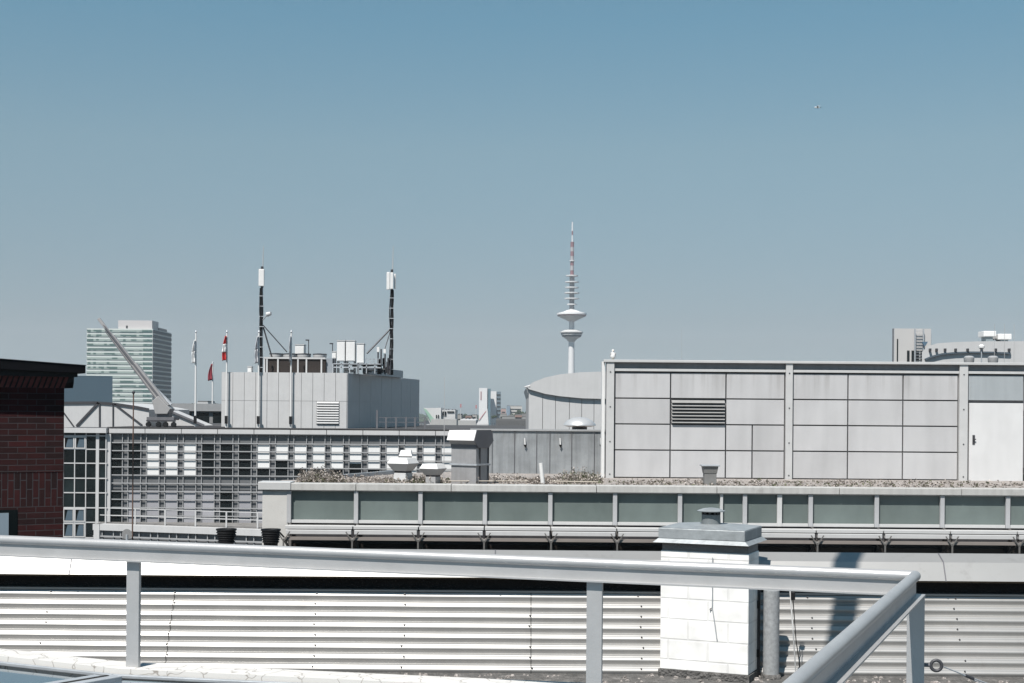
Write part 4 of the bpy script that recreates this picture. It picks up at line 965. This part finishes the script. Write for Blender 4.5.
# ---- maintenance crane on rails
Y = 91.6
cr = thing('maintenance_crane', 'grey roof crane with a long raised telescopic jib on rails', 'crane', (WX(163,Y,420), Y, zr))
def PW(px, py, d=0): return W(px, py, Y+d)
G().beam(PW(98.6,318.5), PW(128,357), .19, .19, (0,1,0)).build('jib_tip', M['crane'], cr, bevel=.02)
G().beam(PW(112,336), PW(150,386.5), .30, .30, (0,1,0)).build('jib_middle', M['crane'], cr, bevel=.02)
G().beam(PW(134,364.5), PW(167,407), .42, .44, (0,1,0)).build('jib_base', M['crane'], cr, bevel=.02)
G().beam(PW(105,331,-.2), PW(156,399,-.4), .06, .06, (0,1,0)).build('hoist_rail', M['zincdark'], cr)
g = G(); pa, pb_ = PW(104,325.5,-.24), PW(160,398.5,-.24); off_ = Vector((.20,0,-.14))
for i in range(22):
    u0, u1 = pa.lerp(pb_, i/22), pa.lerp(pb_, (i+1)/22); w_ = .5 + .7*i/22
    g.beam(u0 - off_*w_*.5, u1 + off_*w_*.5, .035, .03, (0,1,0))
g.beam(pa-off_*.3, pb_-off_*.6, .04,.04,(0,1,0)); g.beam(pa+off_*.3, pb_+off_*.6, .04,.04,(0,1,0)); g.build('jib_lattice', M['zincdark'], cr)
G().cyl(PW(155,389,.2), PW(171,405,.2), .14, n=10).build('ram', M['galv_dull'], cr)
g = G(); g.prism([(PW(154,401).x,PW(154,401).z),(PW(160,396).x,PW(160,396).z),(PW(172,409).x,PW(172,409).z),(PW(169,414).x,PW(169,414).z),(PW(157,414).x,PW(157,414).z)], Y-.5, Y+.8); g.build('turret', M['crane'], cr, bevel=.03)
g = G(); g.box(PW(149,417).x, PW(176,417).x, Y-.6, Y+.9, PW(160,420).z, PW(160,417).z); g.box(PW(158,414).x,PW(170,414).x,Y-.3,Y+.6,PW(160,417).z,PW(160,413).z); g.build('carriage', M['zincdark'], cr)
for p_ in (151, 161, 168, 176):
    g = G(); c = PW(p_, 422.5); g.cyl((c.x, Y-.75, zr+.17), (c.x, Y-.5, zr+.17), .16, n=14); g.build('wheel', M['black'], cr, smooth=True)
g = G(); g.box(PW(149,421).x, PW(178,421).x, Y-.7, Y-.6, PW(160,421.5).z, PW(160,420).z)
for p_ in (151,161,168,176): c = PW(p_,421); g.box(c.x-.06,c.x+.06,Y-.68,Y-.5,zr+.2,PW(160,420).z)
g.build('wheel_frame', M['darkmetal'], cr)
g = G(); g.box(xs_(148), xs_(222), Y-.68, Y-.60, zr, zr+.06); g.box(xs_(148), xs_(222), Y+.8, Y+.88, zr, zr+.06); tag(g.build('crane_track', M['darkmetal']), 'dark steel rails the roof crane stands on', 'rails')

# ---- truss lantern, box in painted shade, wedge
Y = 96.0
tr = thing('truss_hall', 'white rooftop hall with a dark diagonal truss on its face', 'building', (WX(110,Y,420), Y, 0))
pts = [(50,403),(96,402.5),(114,403.8),(135,406.8),(149,409.5),(149,428),(50,428)]
pw_ = [W(a,b,Y) for a,b in pts]
G().prism([(p_.x,p_.z) for p_ in pw_], Y, Y+12).build('wall', M['offwhite'], tr)
G().box(pw_[0].x, pw_[4].x, Y+.5, Y+11, 0, pw_[-1].z).build('lower_wall', M['pier'], tr)
g = G(); g2 = G()
for a, b in zip(pts[:4], pts[1:5]): g.beam(W(a[0],a[1],Y-.03), W(b[0],b[1],Y-.03), .10, .16)
g.build('roof_edge', M['darkmetal'], tr)
for (a, b, ww) in (((56,402),(74,426.5),.06),((76.5,426),(98.5,402.5),.15),((99.6,403),(99.6,427),.09),((113,404),(113,427),.07),((114.5,404),(142,425),.09)):
    G().beam(W(a[0],a[1],Y-.04), W(b[0],b[1],Y-.04), ww, .08, (0,1,0)).build('truss_bar', M['darkmetal'], tr)
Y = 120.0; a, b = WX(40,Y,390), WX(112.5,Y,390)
o = thing('shade_blue_box', 'windowless box behind the truss hall, its shade painted in as blue grey', 'building', ((a+b)/2,Y,0))
ft = [(a,Y),(b,Y),(b-4.7,Y+14),(a-4.7,Y+14)]; G().prismz(ft,0,WZ(377,Y,90)).build('wall', M['shadeblue'], o); G().prismz(ft,WZ(377,Y,90)+.01,WZ(375.8,Y,90)).build('roof_edge', M['shadeblue'], o)
Y = 100; o = thing('roof_wedge', 'sloping white glazed roof wedge right of the crane', 'roof light', (WX(180,Y,425),Y,zr))
q = [(158,411),(168,410.5),(204,425.5),(204,428),(158,428)]; pw_ = [W(a,b,Y) for a,b in q]
G().prism([(p_.x,p_.z) for p_ in pw_], Y, Y+3).build('body', M['offwhite'], o); G().beam(W(168,410.3,Y-.05), W(204,425.3,Y-.05), .2, .12).build('ridge_bar', M['zincdark'], o)
Y = 130; a, b = WX(120,Y,410), WX(235,Y,410)
o = thing('grey_parapet_block', 'grey block with dark window openings between crane and plant room', 'building', ((a+b)/2,Y,0))
gp_m = mat('mid_grey_render', (.24,.245,.25), .7)
G().box(a,b,Y,Y+10,0,WZ(411,Y,190)).build('wall', gp_m, o); G().box(a,b,Y-.3,Y,WZ(411,Y,190),WZ(403.5,Y,190)).build('parapet', mat('light_grey_render', (.30,.31,.32), .7), o)
x = a+.5
while x < b-1: G().box(x, x+1.25, Y-.05, Y+.02, WZ(426,Y,190), WZ(412.5,Y,190)).build('window', M['dglass'], o); x += 1.6
G().box(a,b,Y,Y+10,WZ(411,Y,190),WZ(404.5,Y,190)).build('upper_block', gp_m, o)
# railing right of the plant room
Y = 91.5; o = thing('roof_edge_railing', 'short grey railing at the right foot of the plant room', 'railing', (WX(398,Y,425),Y,zr))
g = G()
for p_ in (377,386,396,406,415,425): x = WX(p_,Y,420); g.box(x-.05,x+.05,Y,Y+.08,zr,WZ(417 if p_!=377 else 410,Y,p_))
for y_ in (417.5, 422): g.box(WX(377,Y,420),WX(426,Y,420),Y+.08,Y+.12,WZ(y_+.5,Y,400),WZ(y_,Y,400))
g.build('rails', M['zincdark'], o)
o = thing('tall_aerial', 'tall thin pole between the plant room and the distant slab towers', 'aerial', (WX(446,40,470),40,zs(18)))
a = W(444.6,377,33.0); o.location = (a.x,33,E(-1.61)); ORI[o.name] = Vector(o.location)
G().cyl((a.x,33,E(-1.61)), a, .010, .006, n=6).build('pole', mat('pale_rod', (.45,.45,.45)), o)

# ================================================================== ARCHED BUILDINGS (65 m)
def arched(name, label, Y, x0, x1, apex_px, lens_top, lens_bot, ybase, seams, depth=14):
    o = thing(name, label, 'building', (WX((x0+x1)/2,Y,410), Y, 0))
    return o
Y = 62.0
ar = thing('arched_hall', 'pale hall with a lens shaped curved roof front above the zinc wall', 'building', (WX(600,Y,410), Y, 0))
topc = [(526.5,386.5),(534,381.8),(545,377.5),(560,374.3),(580,372.3),(600,371.6),(622,371.8),(645,374)]
botc = [(645,397),(622,398.8),(604,398.9),(582,398.3),(560,396.2),(545,393.8),(529,389.2)]
poly = [W(a,b,Y-.14) for a,b in topc+botc]
G().prism([(p_.x,p_.z) for p_ in poly], Y-.14, Y+.1).build('roof_front', M['offwhite'], ar)
poly = [W(a,b,Y) for a,b in topc] ; zb0 = WZ(400,Y,560)
G().prism([(p_.x,p_.z-.05) for p_ in poly] + [(poly[-1].x, zb0), (poly[0].x+.15, zb0)], Y+.1, Y+14).build('roof', M['offwhite'], ar)
sm = [528.5, 542.6, 555.5, 569.4, 581.7, 594, 607, 620, 645]
for a, b in zip(sm[:-1], sm[1:]): G().box(WX(a,Y,410)+.01, WX(b,Y,410)-.01, Y, Y+.2, zs(19), WZ(388 if a<535 else 392,Y,560)).build('wall_panel', M['offwhite'], ar)
G().box(WX(528.5,Y,410)+.02, WX(645,Y,410)-.02, Y+.2, Y+14, 0, WZ(395,Y,560)).build('wall', mat('panel_gap_grey', (.44,.44,.44), .6), ar)
g = G(); g.cyl(W(524.5,387.0,Y-.1), W(530,386.2,Y-.1), .02, .07, n=8); g.build('eave_tip', M['offwhite'], ar)
# right hand one
Y = 78.0
rb_ = thing('curved_roof_building', 'white building with a shallow curved roof behind the enclosure at right', 'building', (WX(1000,Y,350), Y, 0))
topc = [(922,352),(928,346),(938,343.2),(955,342),(980,341.3),(1024,341.2),(1080,342)]
poly = [W(a,b,Y) for a,b in topc]; zb1 = WZ(372,Y,1000)
G().prism([(p_.x,p_.z) for p_ in poly]+[(poly[-1].x,zb1),(poly[0].x,zb1)], Y, Y+12, 3.9).build('roof_front', M['offwhite'], rb_)
G().box(poly[0].x+4, poly[-1].x, Y+.2, Y+12, 0, zb1).build('wall', M['offwhite'], rb_)
arc = [(925,359.5),(932,356.5),(942,354),(955,352.8),(970,352.3),(990,352.4),(1010,353.2)]
g = G()
for a, b in zip(arc[:-1], arc[1:]): g.beam(W(a[0],a[1],Y-.08), W(b[0],b[1],Y-.08), .14, .09)
g.build('blue_arc_trim', mat('blue_grey_trim', (.06,.08,.10), .6), rb_)
for p_ in (929.5,936,944.5,955,967,981,995,1008.5):
    G().box(WX(p_,Y,350)-.05,WX(p_,Y,350)+.05,Y-.2,Y-.002,WZ(351.5,Y,p_),WZ(348.6,Y,p_)).build('arc_bracket', M['darkmetal'], rb_)
def topvent(px, y0, y1, w_, lab, base_y):
    Y = 80; c = Vector((WX(px,Y,y1), Y, WZ(base_y,Y,px)-.3)); k = Y/F
    o = thing('roof_air_unit', lab, 'vent', c, 'air units on the curved roof building')
    G().box(c.x-w_*k, c.x+w_*k, Y, Y+1, WZ(y1,Y,px), WZ(y0,Y,px)).build('housing', M['white'], o, bevel=.03)
    G().box(c.x-w_*.55*k, c.x+w_*.55*k, Y+.1, Y+.9, c.z, WZ(y1,Y,px)).build('neck', mat('unit_neck_grey', (.25,.3,.32), .6), o)
topvent(990, 331, 336.5, 6.3, 'left white boxy air unit on the curved roof at right', 341.5)
topvent(1005, 333.8, 339.5, 6.8, 'right white boxy air unit on the curved roof at right', 341.5)
def domev(px, lab):
    Y = 70; k = Y/F; c = Vector((WX(px,Y,358),Y,WZ(361,Y,px))); base = Vector((c.x,Y,WZ(372,Y,px)))
    o = thing('drum_vent', lab, 'vent', base, 'drum vents behind the enclosure')
    G().lathe([(4.2*k,0),(5*k,3*k),(5.2*k,6.5*k),(3.5*k,8*k),(1*k,8.3*k)], c-up*3*k, 20).build('drum', M['galv'], o, smooth=True)
    G().cyl(base, c-up*3*k, 3.6*k, n=14).build('neck', M['darkmetal'], o)
domev(969, 'left silver drum vent peeking over the enclosure top'); domev(993, 'right silver drum vent peeking over the enclosure top')
Y = 74
for px, yt in ((981.5, 344),):
    b_ = Vector((WX(px,Y,355),Y,WZ(372,Y,px))); o = thing('floodlight_pole', 'thin pole with a white round lamp beside the silver drum vents', 'pole', b_)
    G().cyl(b_, (b_.x,Y,WZ(yt,Y,px)), .03, n=6).build('pole', M['galv_dull'], o)
    G().lathe([(.05,-.12),(.16,-.04),(.16,.06),(.05,.14)], (b_.x,Y,WZ(347,Y,px)), 12).build('lamp_globe', M['white'], o, smooth=True)
for px in (994.5,1004.5,1014):
    b_ = Vector((WX(px,Y,355),Y,WZ(372,Y,px))); o = thing('thin_aerial', 'faint thin aerial above the curved roof at right', 'aerial', b_, 'thin aerials above the curved roof')
    G().cyl(b_, (b_.x,Y,WZ(324,Y,px)), .012, n=5).build('aerial_rod', mat('pale_rod', (.45,.45,.45)), o)
# beige tower block at right
Y = 300.0
bt = thing('beige_tower', 'beige stepped tower block with a steel ladder frame, left of the curved roof', 'building', (WX(913,Y,345),Y,0))
bm_ = mat('beige_render', (.54,.53,.52), .7, 0, .04, .1)
G().prismz([(WX(894.2,Y,345),Y),(WX(931,Y,345),Y),(WX(931,Y,345)+4,Y+15),(WX(894.2,Y,345)+4,Y+15)], 0, WZ(328.5,Y,905)).build('wall', bm_, bt)
G().box(WX(931,Y,345), WX(934,Y,345), Y+2, Y+15, 0, WZ(333,Y,905)).build('wall_step', bm_, bt)
G().box(WX(893,Y,345), WX(894.2,Y,345), Y+.3, Y+.6, 0, WZ(328.5,Y,905)).build('side_shade_strip', M['zincdark'], bt)  # narrow dark strip stands in for the shaded left side
G().box(WX(896.8,Y,345), WX(898,Y,345), Y-.1, Y+.1, WZ(362,Y,905), WZ(339,Y,905)).build('slot_window', M['dglass'], bt)
for a, b in ((907,909.5),(911.5,914),(916,919),(920.5,923)): G().box(WX(a,Y,345), WX(b,Y,345), Y-.1, Y+.1, WZ(362,Y,905), WZ(350.5,Y,905)).build('window', M['dglass'], bt)
g = G()
for p_ in (914,922.5): g.box(WX(p_,Y,345)-.12, WX(p_,Y,345)+.12, Y-.8, Y-.5, WZ(362,Y,905), WZ(329,Y,905))
for y_ in range(331,362,3): g.box(WX(913.4,Y,345), WX(923,Y,345), Y-.75, Y-.55, WZ(y_+.35,Y,905), WZ(y_,Y,905))
g.build('ladder_frame', M['galv_dull'], bt)
G().prism([(WX(920,Y,343),WZ(342,Y,922)),(WX(926,Y,343),WZ(342,Y,922)),(WX(923.8,Y,343),WZ(346,Y,922)),(WX(922.2,Y,343),WZ(346,Y,922))], Y-1.4, Y-.9).build('blue_hopper', mat('blue_paint', (.06,.11,.16), .6), bt)

# ================================================================== FAR CITY
Y = 1110.0; kt = Y/F
et = thing('far_office_tower', 'wide white and green glass office tower on the left skyline', 'building', (WX(120,Y,400), Y, 0))
xa, xb = WX(86.5,Y,370), WX(152.5,Y,370); dp = 60.0; ztow = WZ(328.6,Y,120); fh = 4.6*kt
G().box(xa, xb, Y, Y+dp, 0, ztow).build('wall', mat('tower_white_band', (.62,.66,.635), .5), et)
M['bandf'] = band_mat('tower_window_band', (.06,.105,.095), (.24,.285,.265), 2.1, .58, 'X'); M['bands'] = band_mat('tower_side_band', (.012,.035,.045), (.025,.05,.06), 2.1, .3, 'Y', .7)
M['bandc'] = band_mat('tower_corner_band', (.05,.10,.09), (.10,.15,.14), 2.1, .3, 'X')
f0 = G().box(xa+.2, xb-7.3, Y-.4, Y+.2, ztow-fh*.82, ztow-fh*.28).build('window_band', M['bandf'], et)
f0.data.materials[0] = M['bandf']
for i in range(0, 26):
    z1 = ztow - fh*.28 - i*fh; z0_ = z1 - fh*.50
    if i: G().box(xa+.2, xb-7.3, Y-.4, Y+.2, z0_, z1).build('window_band', M['bandf'], et)
    G().box(xb-7.2, xb-.4, Y-.4, Y+.2, z0_, z1).build('corner_window_band', M['bandc'], et)
    G().box(xb-.2, xb+.5, Y+.8, Y+dp-.5, z0_-fh*.1, z1+fh*.05).build('side_window_band', M['bands'], et)
G().box(WX(117.5,Y,325), WX(151.5,Y,325), Y+2, Y+22, ztow, WZ(320.2,Y,130)).build('roof_plant_room', mat('pinkish_white_render', (.58,.555,.55), .6, 0, .02, .05), et)
G().box(WX(125.5,Y,325), WX(127,Y,325), Y+1.6, Y+2.1, WZ(328,Y,126), WZ(325.5,Y,126)).build('roof_door', M['dglass'], et)
G().box(xb-2, xb+.1, Y+20, Y+45, ztow, ztow+2).build('roof_rail', M['zincdark'], et)

Y = 1500.0
def far_slab(name, lab, px0, px1, y0, Y, d, m, windows=True, side=None, cat='building', grp=None):
    a, b = WX(px0,Y,400), WX(px1,Y,400); zt_f = WZ(y0,Y,px0)
    o = thing(name, lab, cat, ((a+b)/2, Y, 0), grp)
    G().box(a, b, Y, Y+d, 0, zt_f).build('wall', m, o)
    G().box(a+.3, b-.3, Y+.5, Y+d-.5, zt_f, zt_f+.8).build('roof', M['roofdark'], o)
    if windows:
        z = zt_f - 3
        g = G()
        while z > 4: g.box(a+1, b-1, Y-.15, Y-.01, z-1.3, z); z -= 3.5
        g.build('window_rows', M['gglass'], o)
    return o
ps = thing('slab_tower', 'slim pair of white slab towers on the horizon', 'building', (WX(488,Y,412),Y,0))
x = lambda p_, Y=Y: WX(p_,Y,400)
G().box(x(479), x(487.2), Y, Y+14, 0, WZ(388,Y,483)).build('left_slab', M['towerwhite'], ps)
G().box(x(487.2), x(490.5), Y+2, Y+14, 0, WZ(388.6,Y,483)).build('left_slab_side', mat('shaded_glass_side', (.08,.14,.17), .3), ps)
G().box(x(490), x(496.2), Y+20, Y+34, 0, WZ(391,Y,493)).build('right_slab', M['towerwhite'], ps)
sd_ = G().box(x(496.2), x(500.6), Y+21, Y+34, 0, WZ(391.3,Y,498)).build('right_slab_side', mat('blue_glass_side', (.10,.135,.16), .4), ps)
g = G()
for i in range(12): z = WZ(391.3,Y,498)-3-i*4.2; g.box(x(496.4), x(500.5), Y+20.6, Y+20.95, z-1.2, z)
g.build('window_rows', M['dglass'], sd_)
G().box(x(480.6), x(481.4), Y-.4, Y-.05, WZ(400,Y,481), WZ(391.5,Y,481)).build('vertical_sign', mat('dark_red_sign', (.2,.04,.05), .6), ps)
far_slab('brick_block', 'small reddish block behind the slim white towers', 501, 506, 409, 1600, 15, mat('far_reddish', (.30,.20,.18), .8))
far_slab('narrow_blue_block', 'narrow dark blue slab beside the pale far block', 506.7, 510, 406, 1700, 15, mat('far_blue', (.14,.19,.24), .7), False)
far_slab('pale_far_block', 'pale office block over the far treetops', 509.8, 522, 406.3, 1710, 20, mat('far_pale', (.52,.50,.47), .7))
far_slab('flat_far_block', 'long low dark block before the far treetops', 496, 530, 420.3, 700, 20, mat('far_grey', (.07,.07,.07), .8), False)
far_slab('low_grey_roof', 'low block with a pale roof edge right of the white tent peak', 502, 528, 417.2, 900, 30, mat('far_midgrey', (.30,.30,.29), .8))
# white stepped block with green slanted wall
Y = 300.0
o = thing('white_stepped_block', 'low white block with a slanted pale green wall right of the plant room', 'building', (WX(438,Y,415),Y,0))
G().prism([(WX(a,Y,b),WZ(b,Y,a)) for a,b in ((423.5,408),(441,407.8),(441,426),(431,426))], Y, Y+14).build('white_wall', M['offwhite'], o)
G().prism([(WX(a,Y,b),WZ(b,Y,a)) for a,b in ((423.2,408),(426.5,409.5),(438,424),(440,427),(433,427),(429,418))], Y-.4, Y-.05).build('green_gable', M['greenpaint'], o)
G().box(WX(441,Y,415), WX(455,Y,415), Y+1, Y+14, 0, WZ(410,Y,450)).build('low_wing', M['offwhite'], o)
G().box(WX(424,Y,415), WX(441,Y,415), Y+.5, Y+14, 0, WZ(425,Y,430)).build('base', M['offwhite'], o)
for a, b, c, d in ((442.5,446,415.5,411.5),(447,454,412.5,411.3),(436,437,418,415),(438,439,418,415)): G().box(WX(a,Y,415), WX(b,Y,415), Y-.2 if a<441 else Y+.8, Y+1, WZ(c,Y,445), WZ(d,Y,445)).build('window', M['dglass'], o)
G().box(WX(433,Y,421), WX(458,Y,421), Y-8, Y-.5, 0, WZ(419,Y,445)).build('front_wing', mat('far_lightgrey', (.42,.42,.41), .7), o)
for a in (444.5,447,451,454): G().box(WX(a,Y,410), WX(a+1.4,Y,410), Y+3, Y+5, WZ(410,Y,450), WZ(409,Y,450)).build('roof_unit', M['zincdark'], o)
# white tents
Y = 420.0
o = thing('tent_hall', 'row of white barrel shaped roofs left of the tent peak', 'hall', (WX(465,Y,425),Y,0))
G().box(WX(458,Y,420), WX(476,Y,420), Y, Y+20, 0, WZ(420.5,Y,465)).build('wall', mat('far_lightgrey'), o)
for a in range(4):
    c = (WX(462+a*4,Y,420), Y, WZ(420.6,Y,465)); g = G(); r_ = 2.1*Y/F
    g.prism([(c[0]+r_*math.cos(t), c[2]+r_*.8*math.sin(t)) for t in [PI*i/8 for i in range(9)]], Y, Y+20); g.build('barrel_roof', M['towerwhite'], o)
a, b, c = W(476.5,424,Y-20), W(488.5,424,Y-20), W(487.4,408.5,Y-20)
o = thing('tent_peak', 'white pointed sail shaped roof with a pink stripe in front of the slim towers', 'tent', (a.x, a.y, 0))
G().prism([(a.x,a.z),(b.x,b.z),(c.x,c.z)], a.y, a.y+6).build('sail', M['towerwhite'], o)
G().box(a.x, b.x, a.y, a.y+12, 0, a.z).build('base_wall', M['offwhite'], o)
G().beam(W(479,420,Y-20.2), W(486,411,Y-20.05), .15, .05, (0,1,0)).build('pink_stripe', mat('pink_paint', (.6,.25,.27), .6), o)
for px, yt, lab in ((460.6,403.5,'tiny far flag in red and white above the low blocks'),(476,404.5,'tiny faint pink far flag left of the slim towers')):
    Y = 500; b_ = Vector((WX(px,Y,420),Y,WZ(430,Y,px))); o = thing('far_flag', lab, 'flag', b_, 'tiny far flags')
    G().cyl(b_, (b_.x,Y,WZ(yt,Y,px)), .07, n=6).build('pole', M['offwhite'], o)
    G().box(b_.x-.25, b_.x+.3, Y-.2, Y-.1, WZ(yt+4,Y,px), WZ(yt+.5,Y,px)).build('cloth', mat('faded_red_cloth', (.42,.22,.23), .8), o)
# trees
def tree(px, ytop, Y, wpx, lab, cat='tree', n=260):
    random.seed(int(px*7+Y)); k = Y/F; c = Vector((WX(px,Y,415), Y, 0)); H = WZ(ytop,Y,px); r = wpx*k/2
    o = thing('broadleaf_tree', lab, 'tree', c, 'far broadleaf trees')
    g = G(); g.cyl(c, c+up*(H*.6), r*.12, r*.05, n=7)
    for i in range(5):
        a = i*1.3; g.cyl(c+up*H*.45, c+Vector((math.cos(a)*r*.6, math.sin(a)*r*.6, H*.75)), r*.04, r*.02, n=5)
    g.build('trunk', M['bark'], o)
    g = G(); lobes = [(Vector((random.uniform(-.55,.55)*r, random.uniform(-.5,.5)*r, H - r*random.uniform(.35,1.1))), r*random.uniform(.3,.5)) for _ in range(9)]
    for _ in range(n):
        lc, lr = random.choice(lobes); d = Vector((random.gauss(0,1), random.gauss(0,1), random.gauss(0,1))).normalized()*lr*random.uniform(.7,1.05)
        p_ = c + lc + d; p_.z = min(p_.z, H); s = r*random.uniform(.05,.12)
        a = Vector((random.gauss(0,1), random.gauss(0,1), random.gauss(0,1))).normalized(); e = a.orthogonal().normalized()
        g.add([p_-a*s, p_+e*s, p_+a*s, p_-e*s*.8], [(0,1,2,3)])
    for lc, lr in lobes: ellipsoid(g, c+lc, (lr*.8, lr*.8, lr*.75), 8, 6)
    g.build('crown', M['leaf'], o)
tree(519.5, 409.8, 1500, 12, 'broad tree hiding the foot of the pale far block'); tree(512.5, 413.2, 1480, 9, 'rounded tree left of the broad one on the horizon'); tree(526, 410.5, 1520, 8, 'rightmost far tree, touching the arched hall')
tree(465, 413.8, 1200, 8, 'dark tree above the white barrel roofs'); tree(471.5, 414.3, 1250, 7, 'dark tree next to the tent peak'); tree(494, 415.2, 1100, 7, 'dark tree at the foot of the slim white towers'); tree(505, 416, 1100, 9, 'low dark tree under the reddish block')
tree(186, 402.8, 1300, 9, 'dark tree top right of the far office tower'); tree(215, 402.5, 1300, 10, 'dark tree top beside the plant room'); tree(193, 402.8, 1350, 8, 'dark tree top behind the white flagpole')
o = far_slab('white_far_roof', 'tiny white roofed building left of the plant room', 197, 208, 402.2, 800, 20, M['offwhite'], False)
# horizon tree belt (one mass)
g = G(); random.seed(5)
for i in range(2200):
    x_ = random.uniform(-1900, 1900); y_ = random.uniform(2700, 3300); h = random.uniform(9, 21); r_ = random.uniform(8,18)
    g.lathe([(r_*.3, h*.15),(r_,h*.5),(r_*.8,h*.8),(r_*.2,h)], (x_,y_,0), 6)
tag(g.build('distant_woodland', M['leaf'], at=(0,3000,0)), 'continuous dark belt of trees along the horizon', 'woodland', kind='stuff')
# plain city blocks filling street level between (mostly hidden)
cm = [mat('city_%d' % i, c, .8, 0, .1, .05) for i, c in enumerate(((.30,.29,.27),(.22,.21,.2),(.38,.37,.35),(.20,.13,.11)))]
random.seed(21)
for px, py, Yc, wpx, q, lab in ((459.5,413.8,650,4,0,'small grey block just right of the white stepped block'), (468.5,415.0,800,6,3,'low brown block above the white barrel roofs'),
        (474.3,414.4,900,5,2,'low pale block just left of the tent peak'), (503.5,413.6,1000,7,0,'mid grey low block right of the slim white towers'),
        (511,414.8,950,6,2,'low pale block under the rounded far tree'), (518.5,414.2,900,7,3,'low brown block under the broad far tree'), (525,413.4,1000,6,1,'dark grey low block next to the arched hall')):
    k = Yc/F; xc = WX(px,Yc,py); ww = wpx*k; hh = WZ(py,Yc,px)
    o = thing('city_block', lab, 'building', (xc, Yc, 0))
    G().box(xc-ww/2, xc+ww/2, Yc, Yc+25, 0, hh-.6).build('wall', cm[q], o)
    G().box(xc-ww/2+.3, xc+ww/2-.3, Yc+.3, Yc+24.5, hh-.6, hh).build('roof', M['roofdark'], o)
    g = G(); z = 2.
    while z < hh-1.5: g.box(xc-ww/2+.4, xc+ww/2-.4, Yc-.12, Yc-.01, z, z+1.5); z += 3.2
    g.build('window_rows', M['dglass'], o)

# ---- television tower
Y = 1883.0; kt = Y/F; base = W(571.3, 372, Y)
tv = thing('television_tower', 'slender white television tower with two discs and a striped antenna', 'tower', (base.x, Y, 0))
def tz(py): return EYE + (412-py+.0077*60)*kt
def lat(prof, name, m, n=32, sm=True): return G().lathe([(r*kt, tz(y)) for y, r in prof], (base.x, Y, 0), n).build(name, m, tv, smooth=sm)
G().lathe([(7*kt,0),(4.2*kt,30*kt),(3.3*kt,tz(372)),(2.9*kt,tz(342)),(2.6*kt,tz(320)),(2.4*kt,tz(308))], (base.x,Y,0), 32).build('shaft', M['towerwhite'], tv, smooth=True)
ld = lat([(342,2.9),(339.5,5),(337,8.8)], 'lower_disc', M['tower'])
lat([(337,9.2),(335.2,10.0)], 'lower_window_ring', mat('tower_glass', (.012,.03,.045), .5, spec=.2)); lat([(335.2,10.4),(334.2,10.6)], 'lower_ledge', M['tower']); lat([(334.2,10.4),(332.9,10.9)], 'upper_window_ring', mat('tower_glass2', (.035,.03,.04), .5, spec=.2)); lat([(332.9,11.6),(332.0,11.6),(330.2,7.5),(329.6,3)], 'lower_disc_roof', M['tower'])
lat([(321.5,3),(320,6),(317.2,12.2),(316.2,14.4)], 'upper_disc', M['tower']); lat([(316.2,14.2),(315.0,14.5)], 'dark_ring', mat('tower_ring_red', (.20,.09,.09), .6)); lat([(315.0,15.0),(313.4,14.9),(311.8,8.5),(310.4,5.5),(309.6,2.5)], 'upper_disc_roof', M['towerwhite'])
lat([(309.6,2.5),(276,2.5)], 'antenna_core', mat('antenna_core_grey', (.175,.175,.18)), 12)
for y_, r_ in ((304.4,5.0),(298.6,7.4),(293.0,7.6),(287.6,6.8),(282.0,7.0),(275.8,6.2)):
    p_ = lat([(y_+.7,r_*.8),(y_+.4,r_),(y_-.5,r_),(y_-.6,1)], 'platform', M['towerwhite'], 20, False)
ys = [275.4, 270.5, 265.5, 261, 256, 251.5, 247, 242.5]
for i, (a, b) in enumerate(zip(ys[:-1], ys[1:])): lat([(a,1.9),(b,1.75)], 'mast_section', M['towerred'] if i % 2 == 0 else mat('mast_pale_grey', (.40,.38,.39)), 10)
lat([(261.3,2.8),(260.6,2.8)], 'mast_platform', M['towerwhite'], 12, False); lat([(243,1.9),(242,1.9)], 'mast_collar', M['towerred'], 12, False)
for i, (a, b) in enumerate(((242.5,235),(235,231),(231,222))): lat([(a,.75),(b,.6)], 'antenna_tip', M['towerwhite'] if i != 1 else M['towerred'], 8)

# ---- flying gull
Y = 150.0; c = W(817.5, 107.5, Y)
fg = thing('flying_gull', 'white gull gliding high in the sky at upper right', 'bird', c)
g = G(); ellipsoid(g, c, (.26,.08,.075)); ellipsoid(g, c+Vector((-.25,0,.02)), (.08,.06,.06)); g.build('gull_body', M['white'], fg, smooth=True)
for s, m_ in ((1, M['gullgrey']), (-1, M['white'])):
    vs = [c+Vector((-.10,0,.03)), c+Vector((.10,0,.03)), c+Vector((.02,s*.35,.12)), c+Vector((-.10,s*.33,.13)), c+Vector((.18,s*.65,.05)), c+Vector((.10,s*.62,.06))]
    f_ = G().add(vs, [(0,1,2,3),(3,2,4,5)]).build('wing', m_, fg); md = f_.modifiers.new('thick','SOLIDIFY'); md.thickness = .02
G().add([c+Vector((.22,-.05,0)), c+Vector((.22,.05,0)), c+Vector((.42,.09,.01)), c+Vector((.42,-.09,.01))], [(0,1,2,3)]).build('tail', M['darkmetal'], fg).modifiers.new('thick','SOLIDIFY').thickness = .015

# ---- thin summer haze
hm_ = bpy.data.materials.new('haze_air'); hm_.use_nodes = True; hn = hm_.node_tree.nodes; hn.remove(hn['Principled BSDF'])
pv = hn.new('ShaderNodeVolumePrincipled'); pv.inputs['Color'].default_value = (.80,.88,.95,1); pv.inputs['Density'].default_value = .00011; pv.inputs['Anisotropy'].default_value = 0.0
hm_.node_tree.links.new(pv.outputs[0], hn['Material Output'].inputs['Volume'])
hz_ = G().box(-4950, 4950, -950, 4950, -2, 300).build('haze', hm_, at=(0,2000,-2)); hz_['kind'] = 'stuff'; hz_['label'] = 'thin pale summer haze over the whole city'
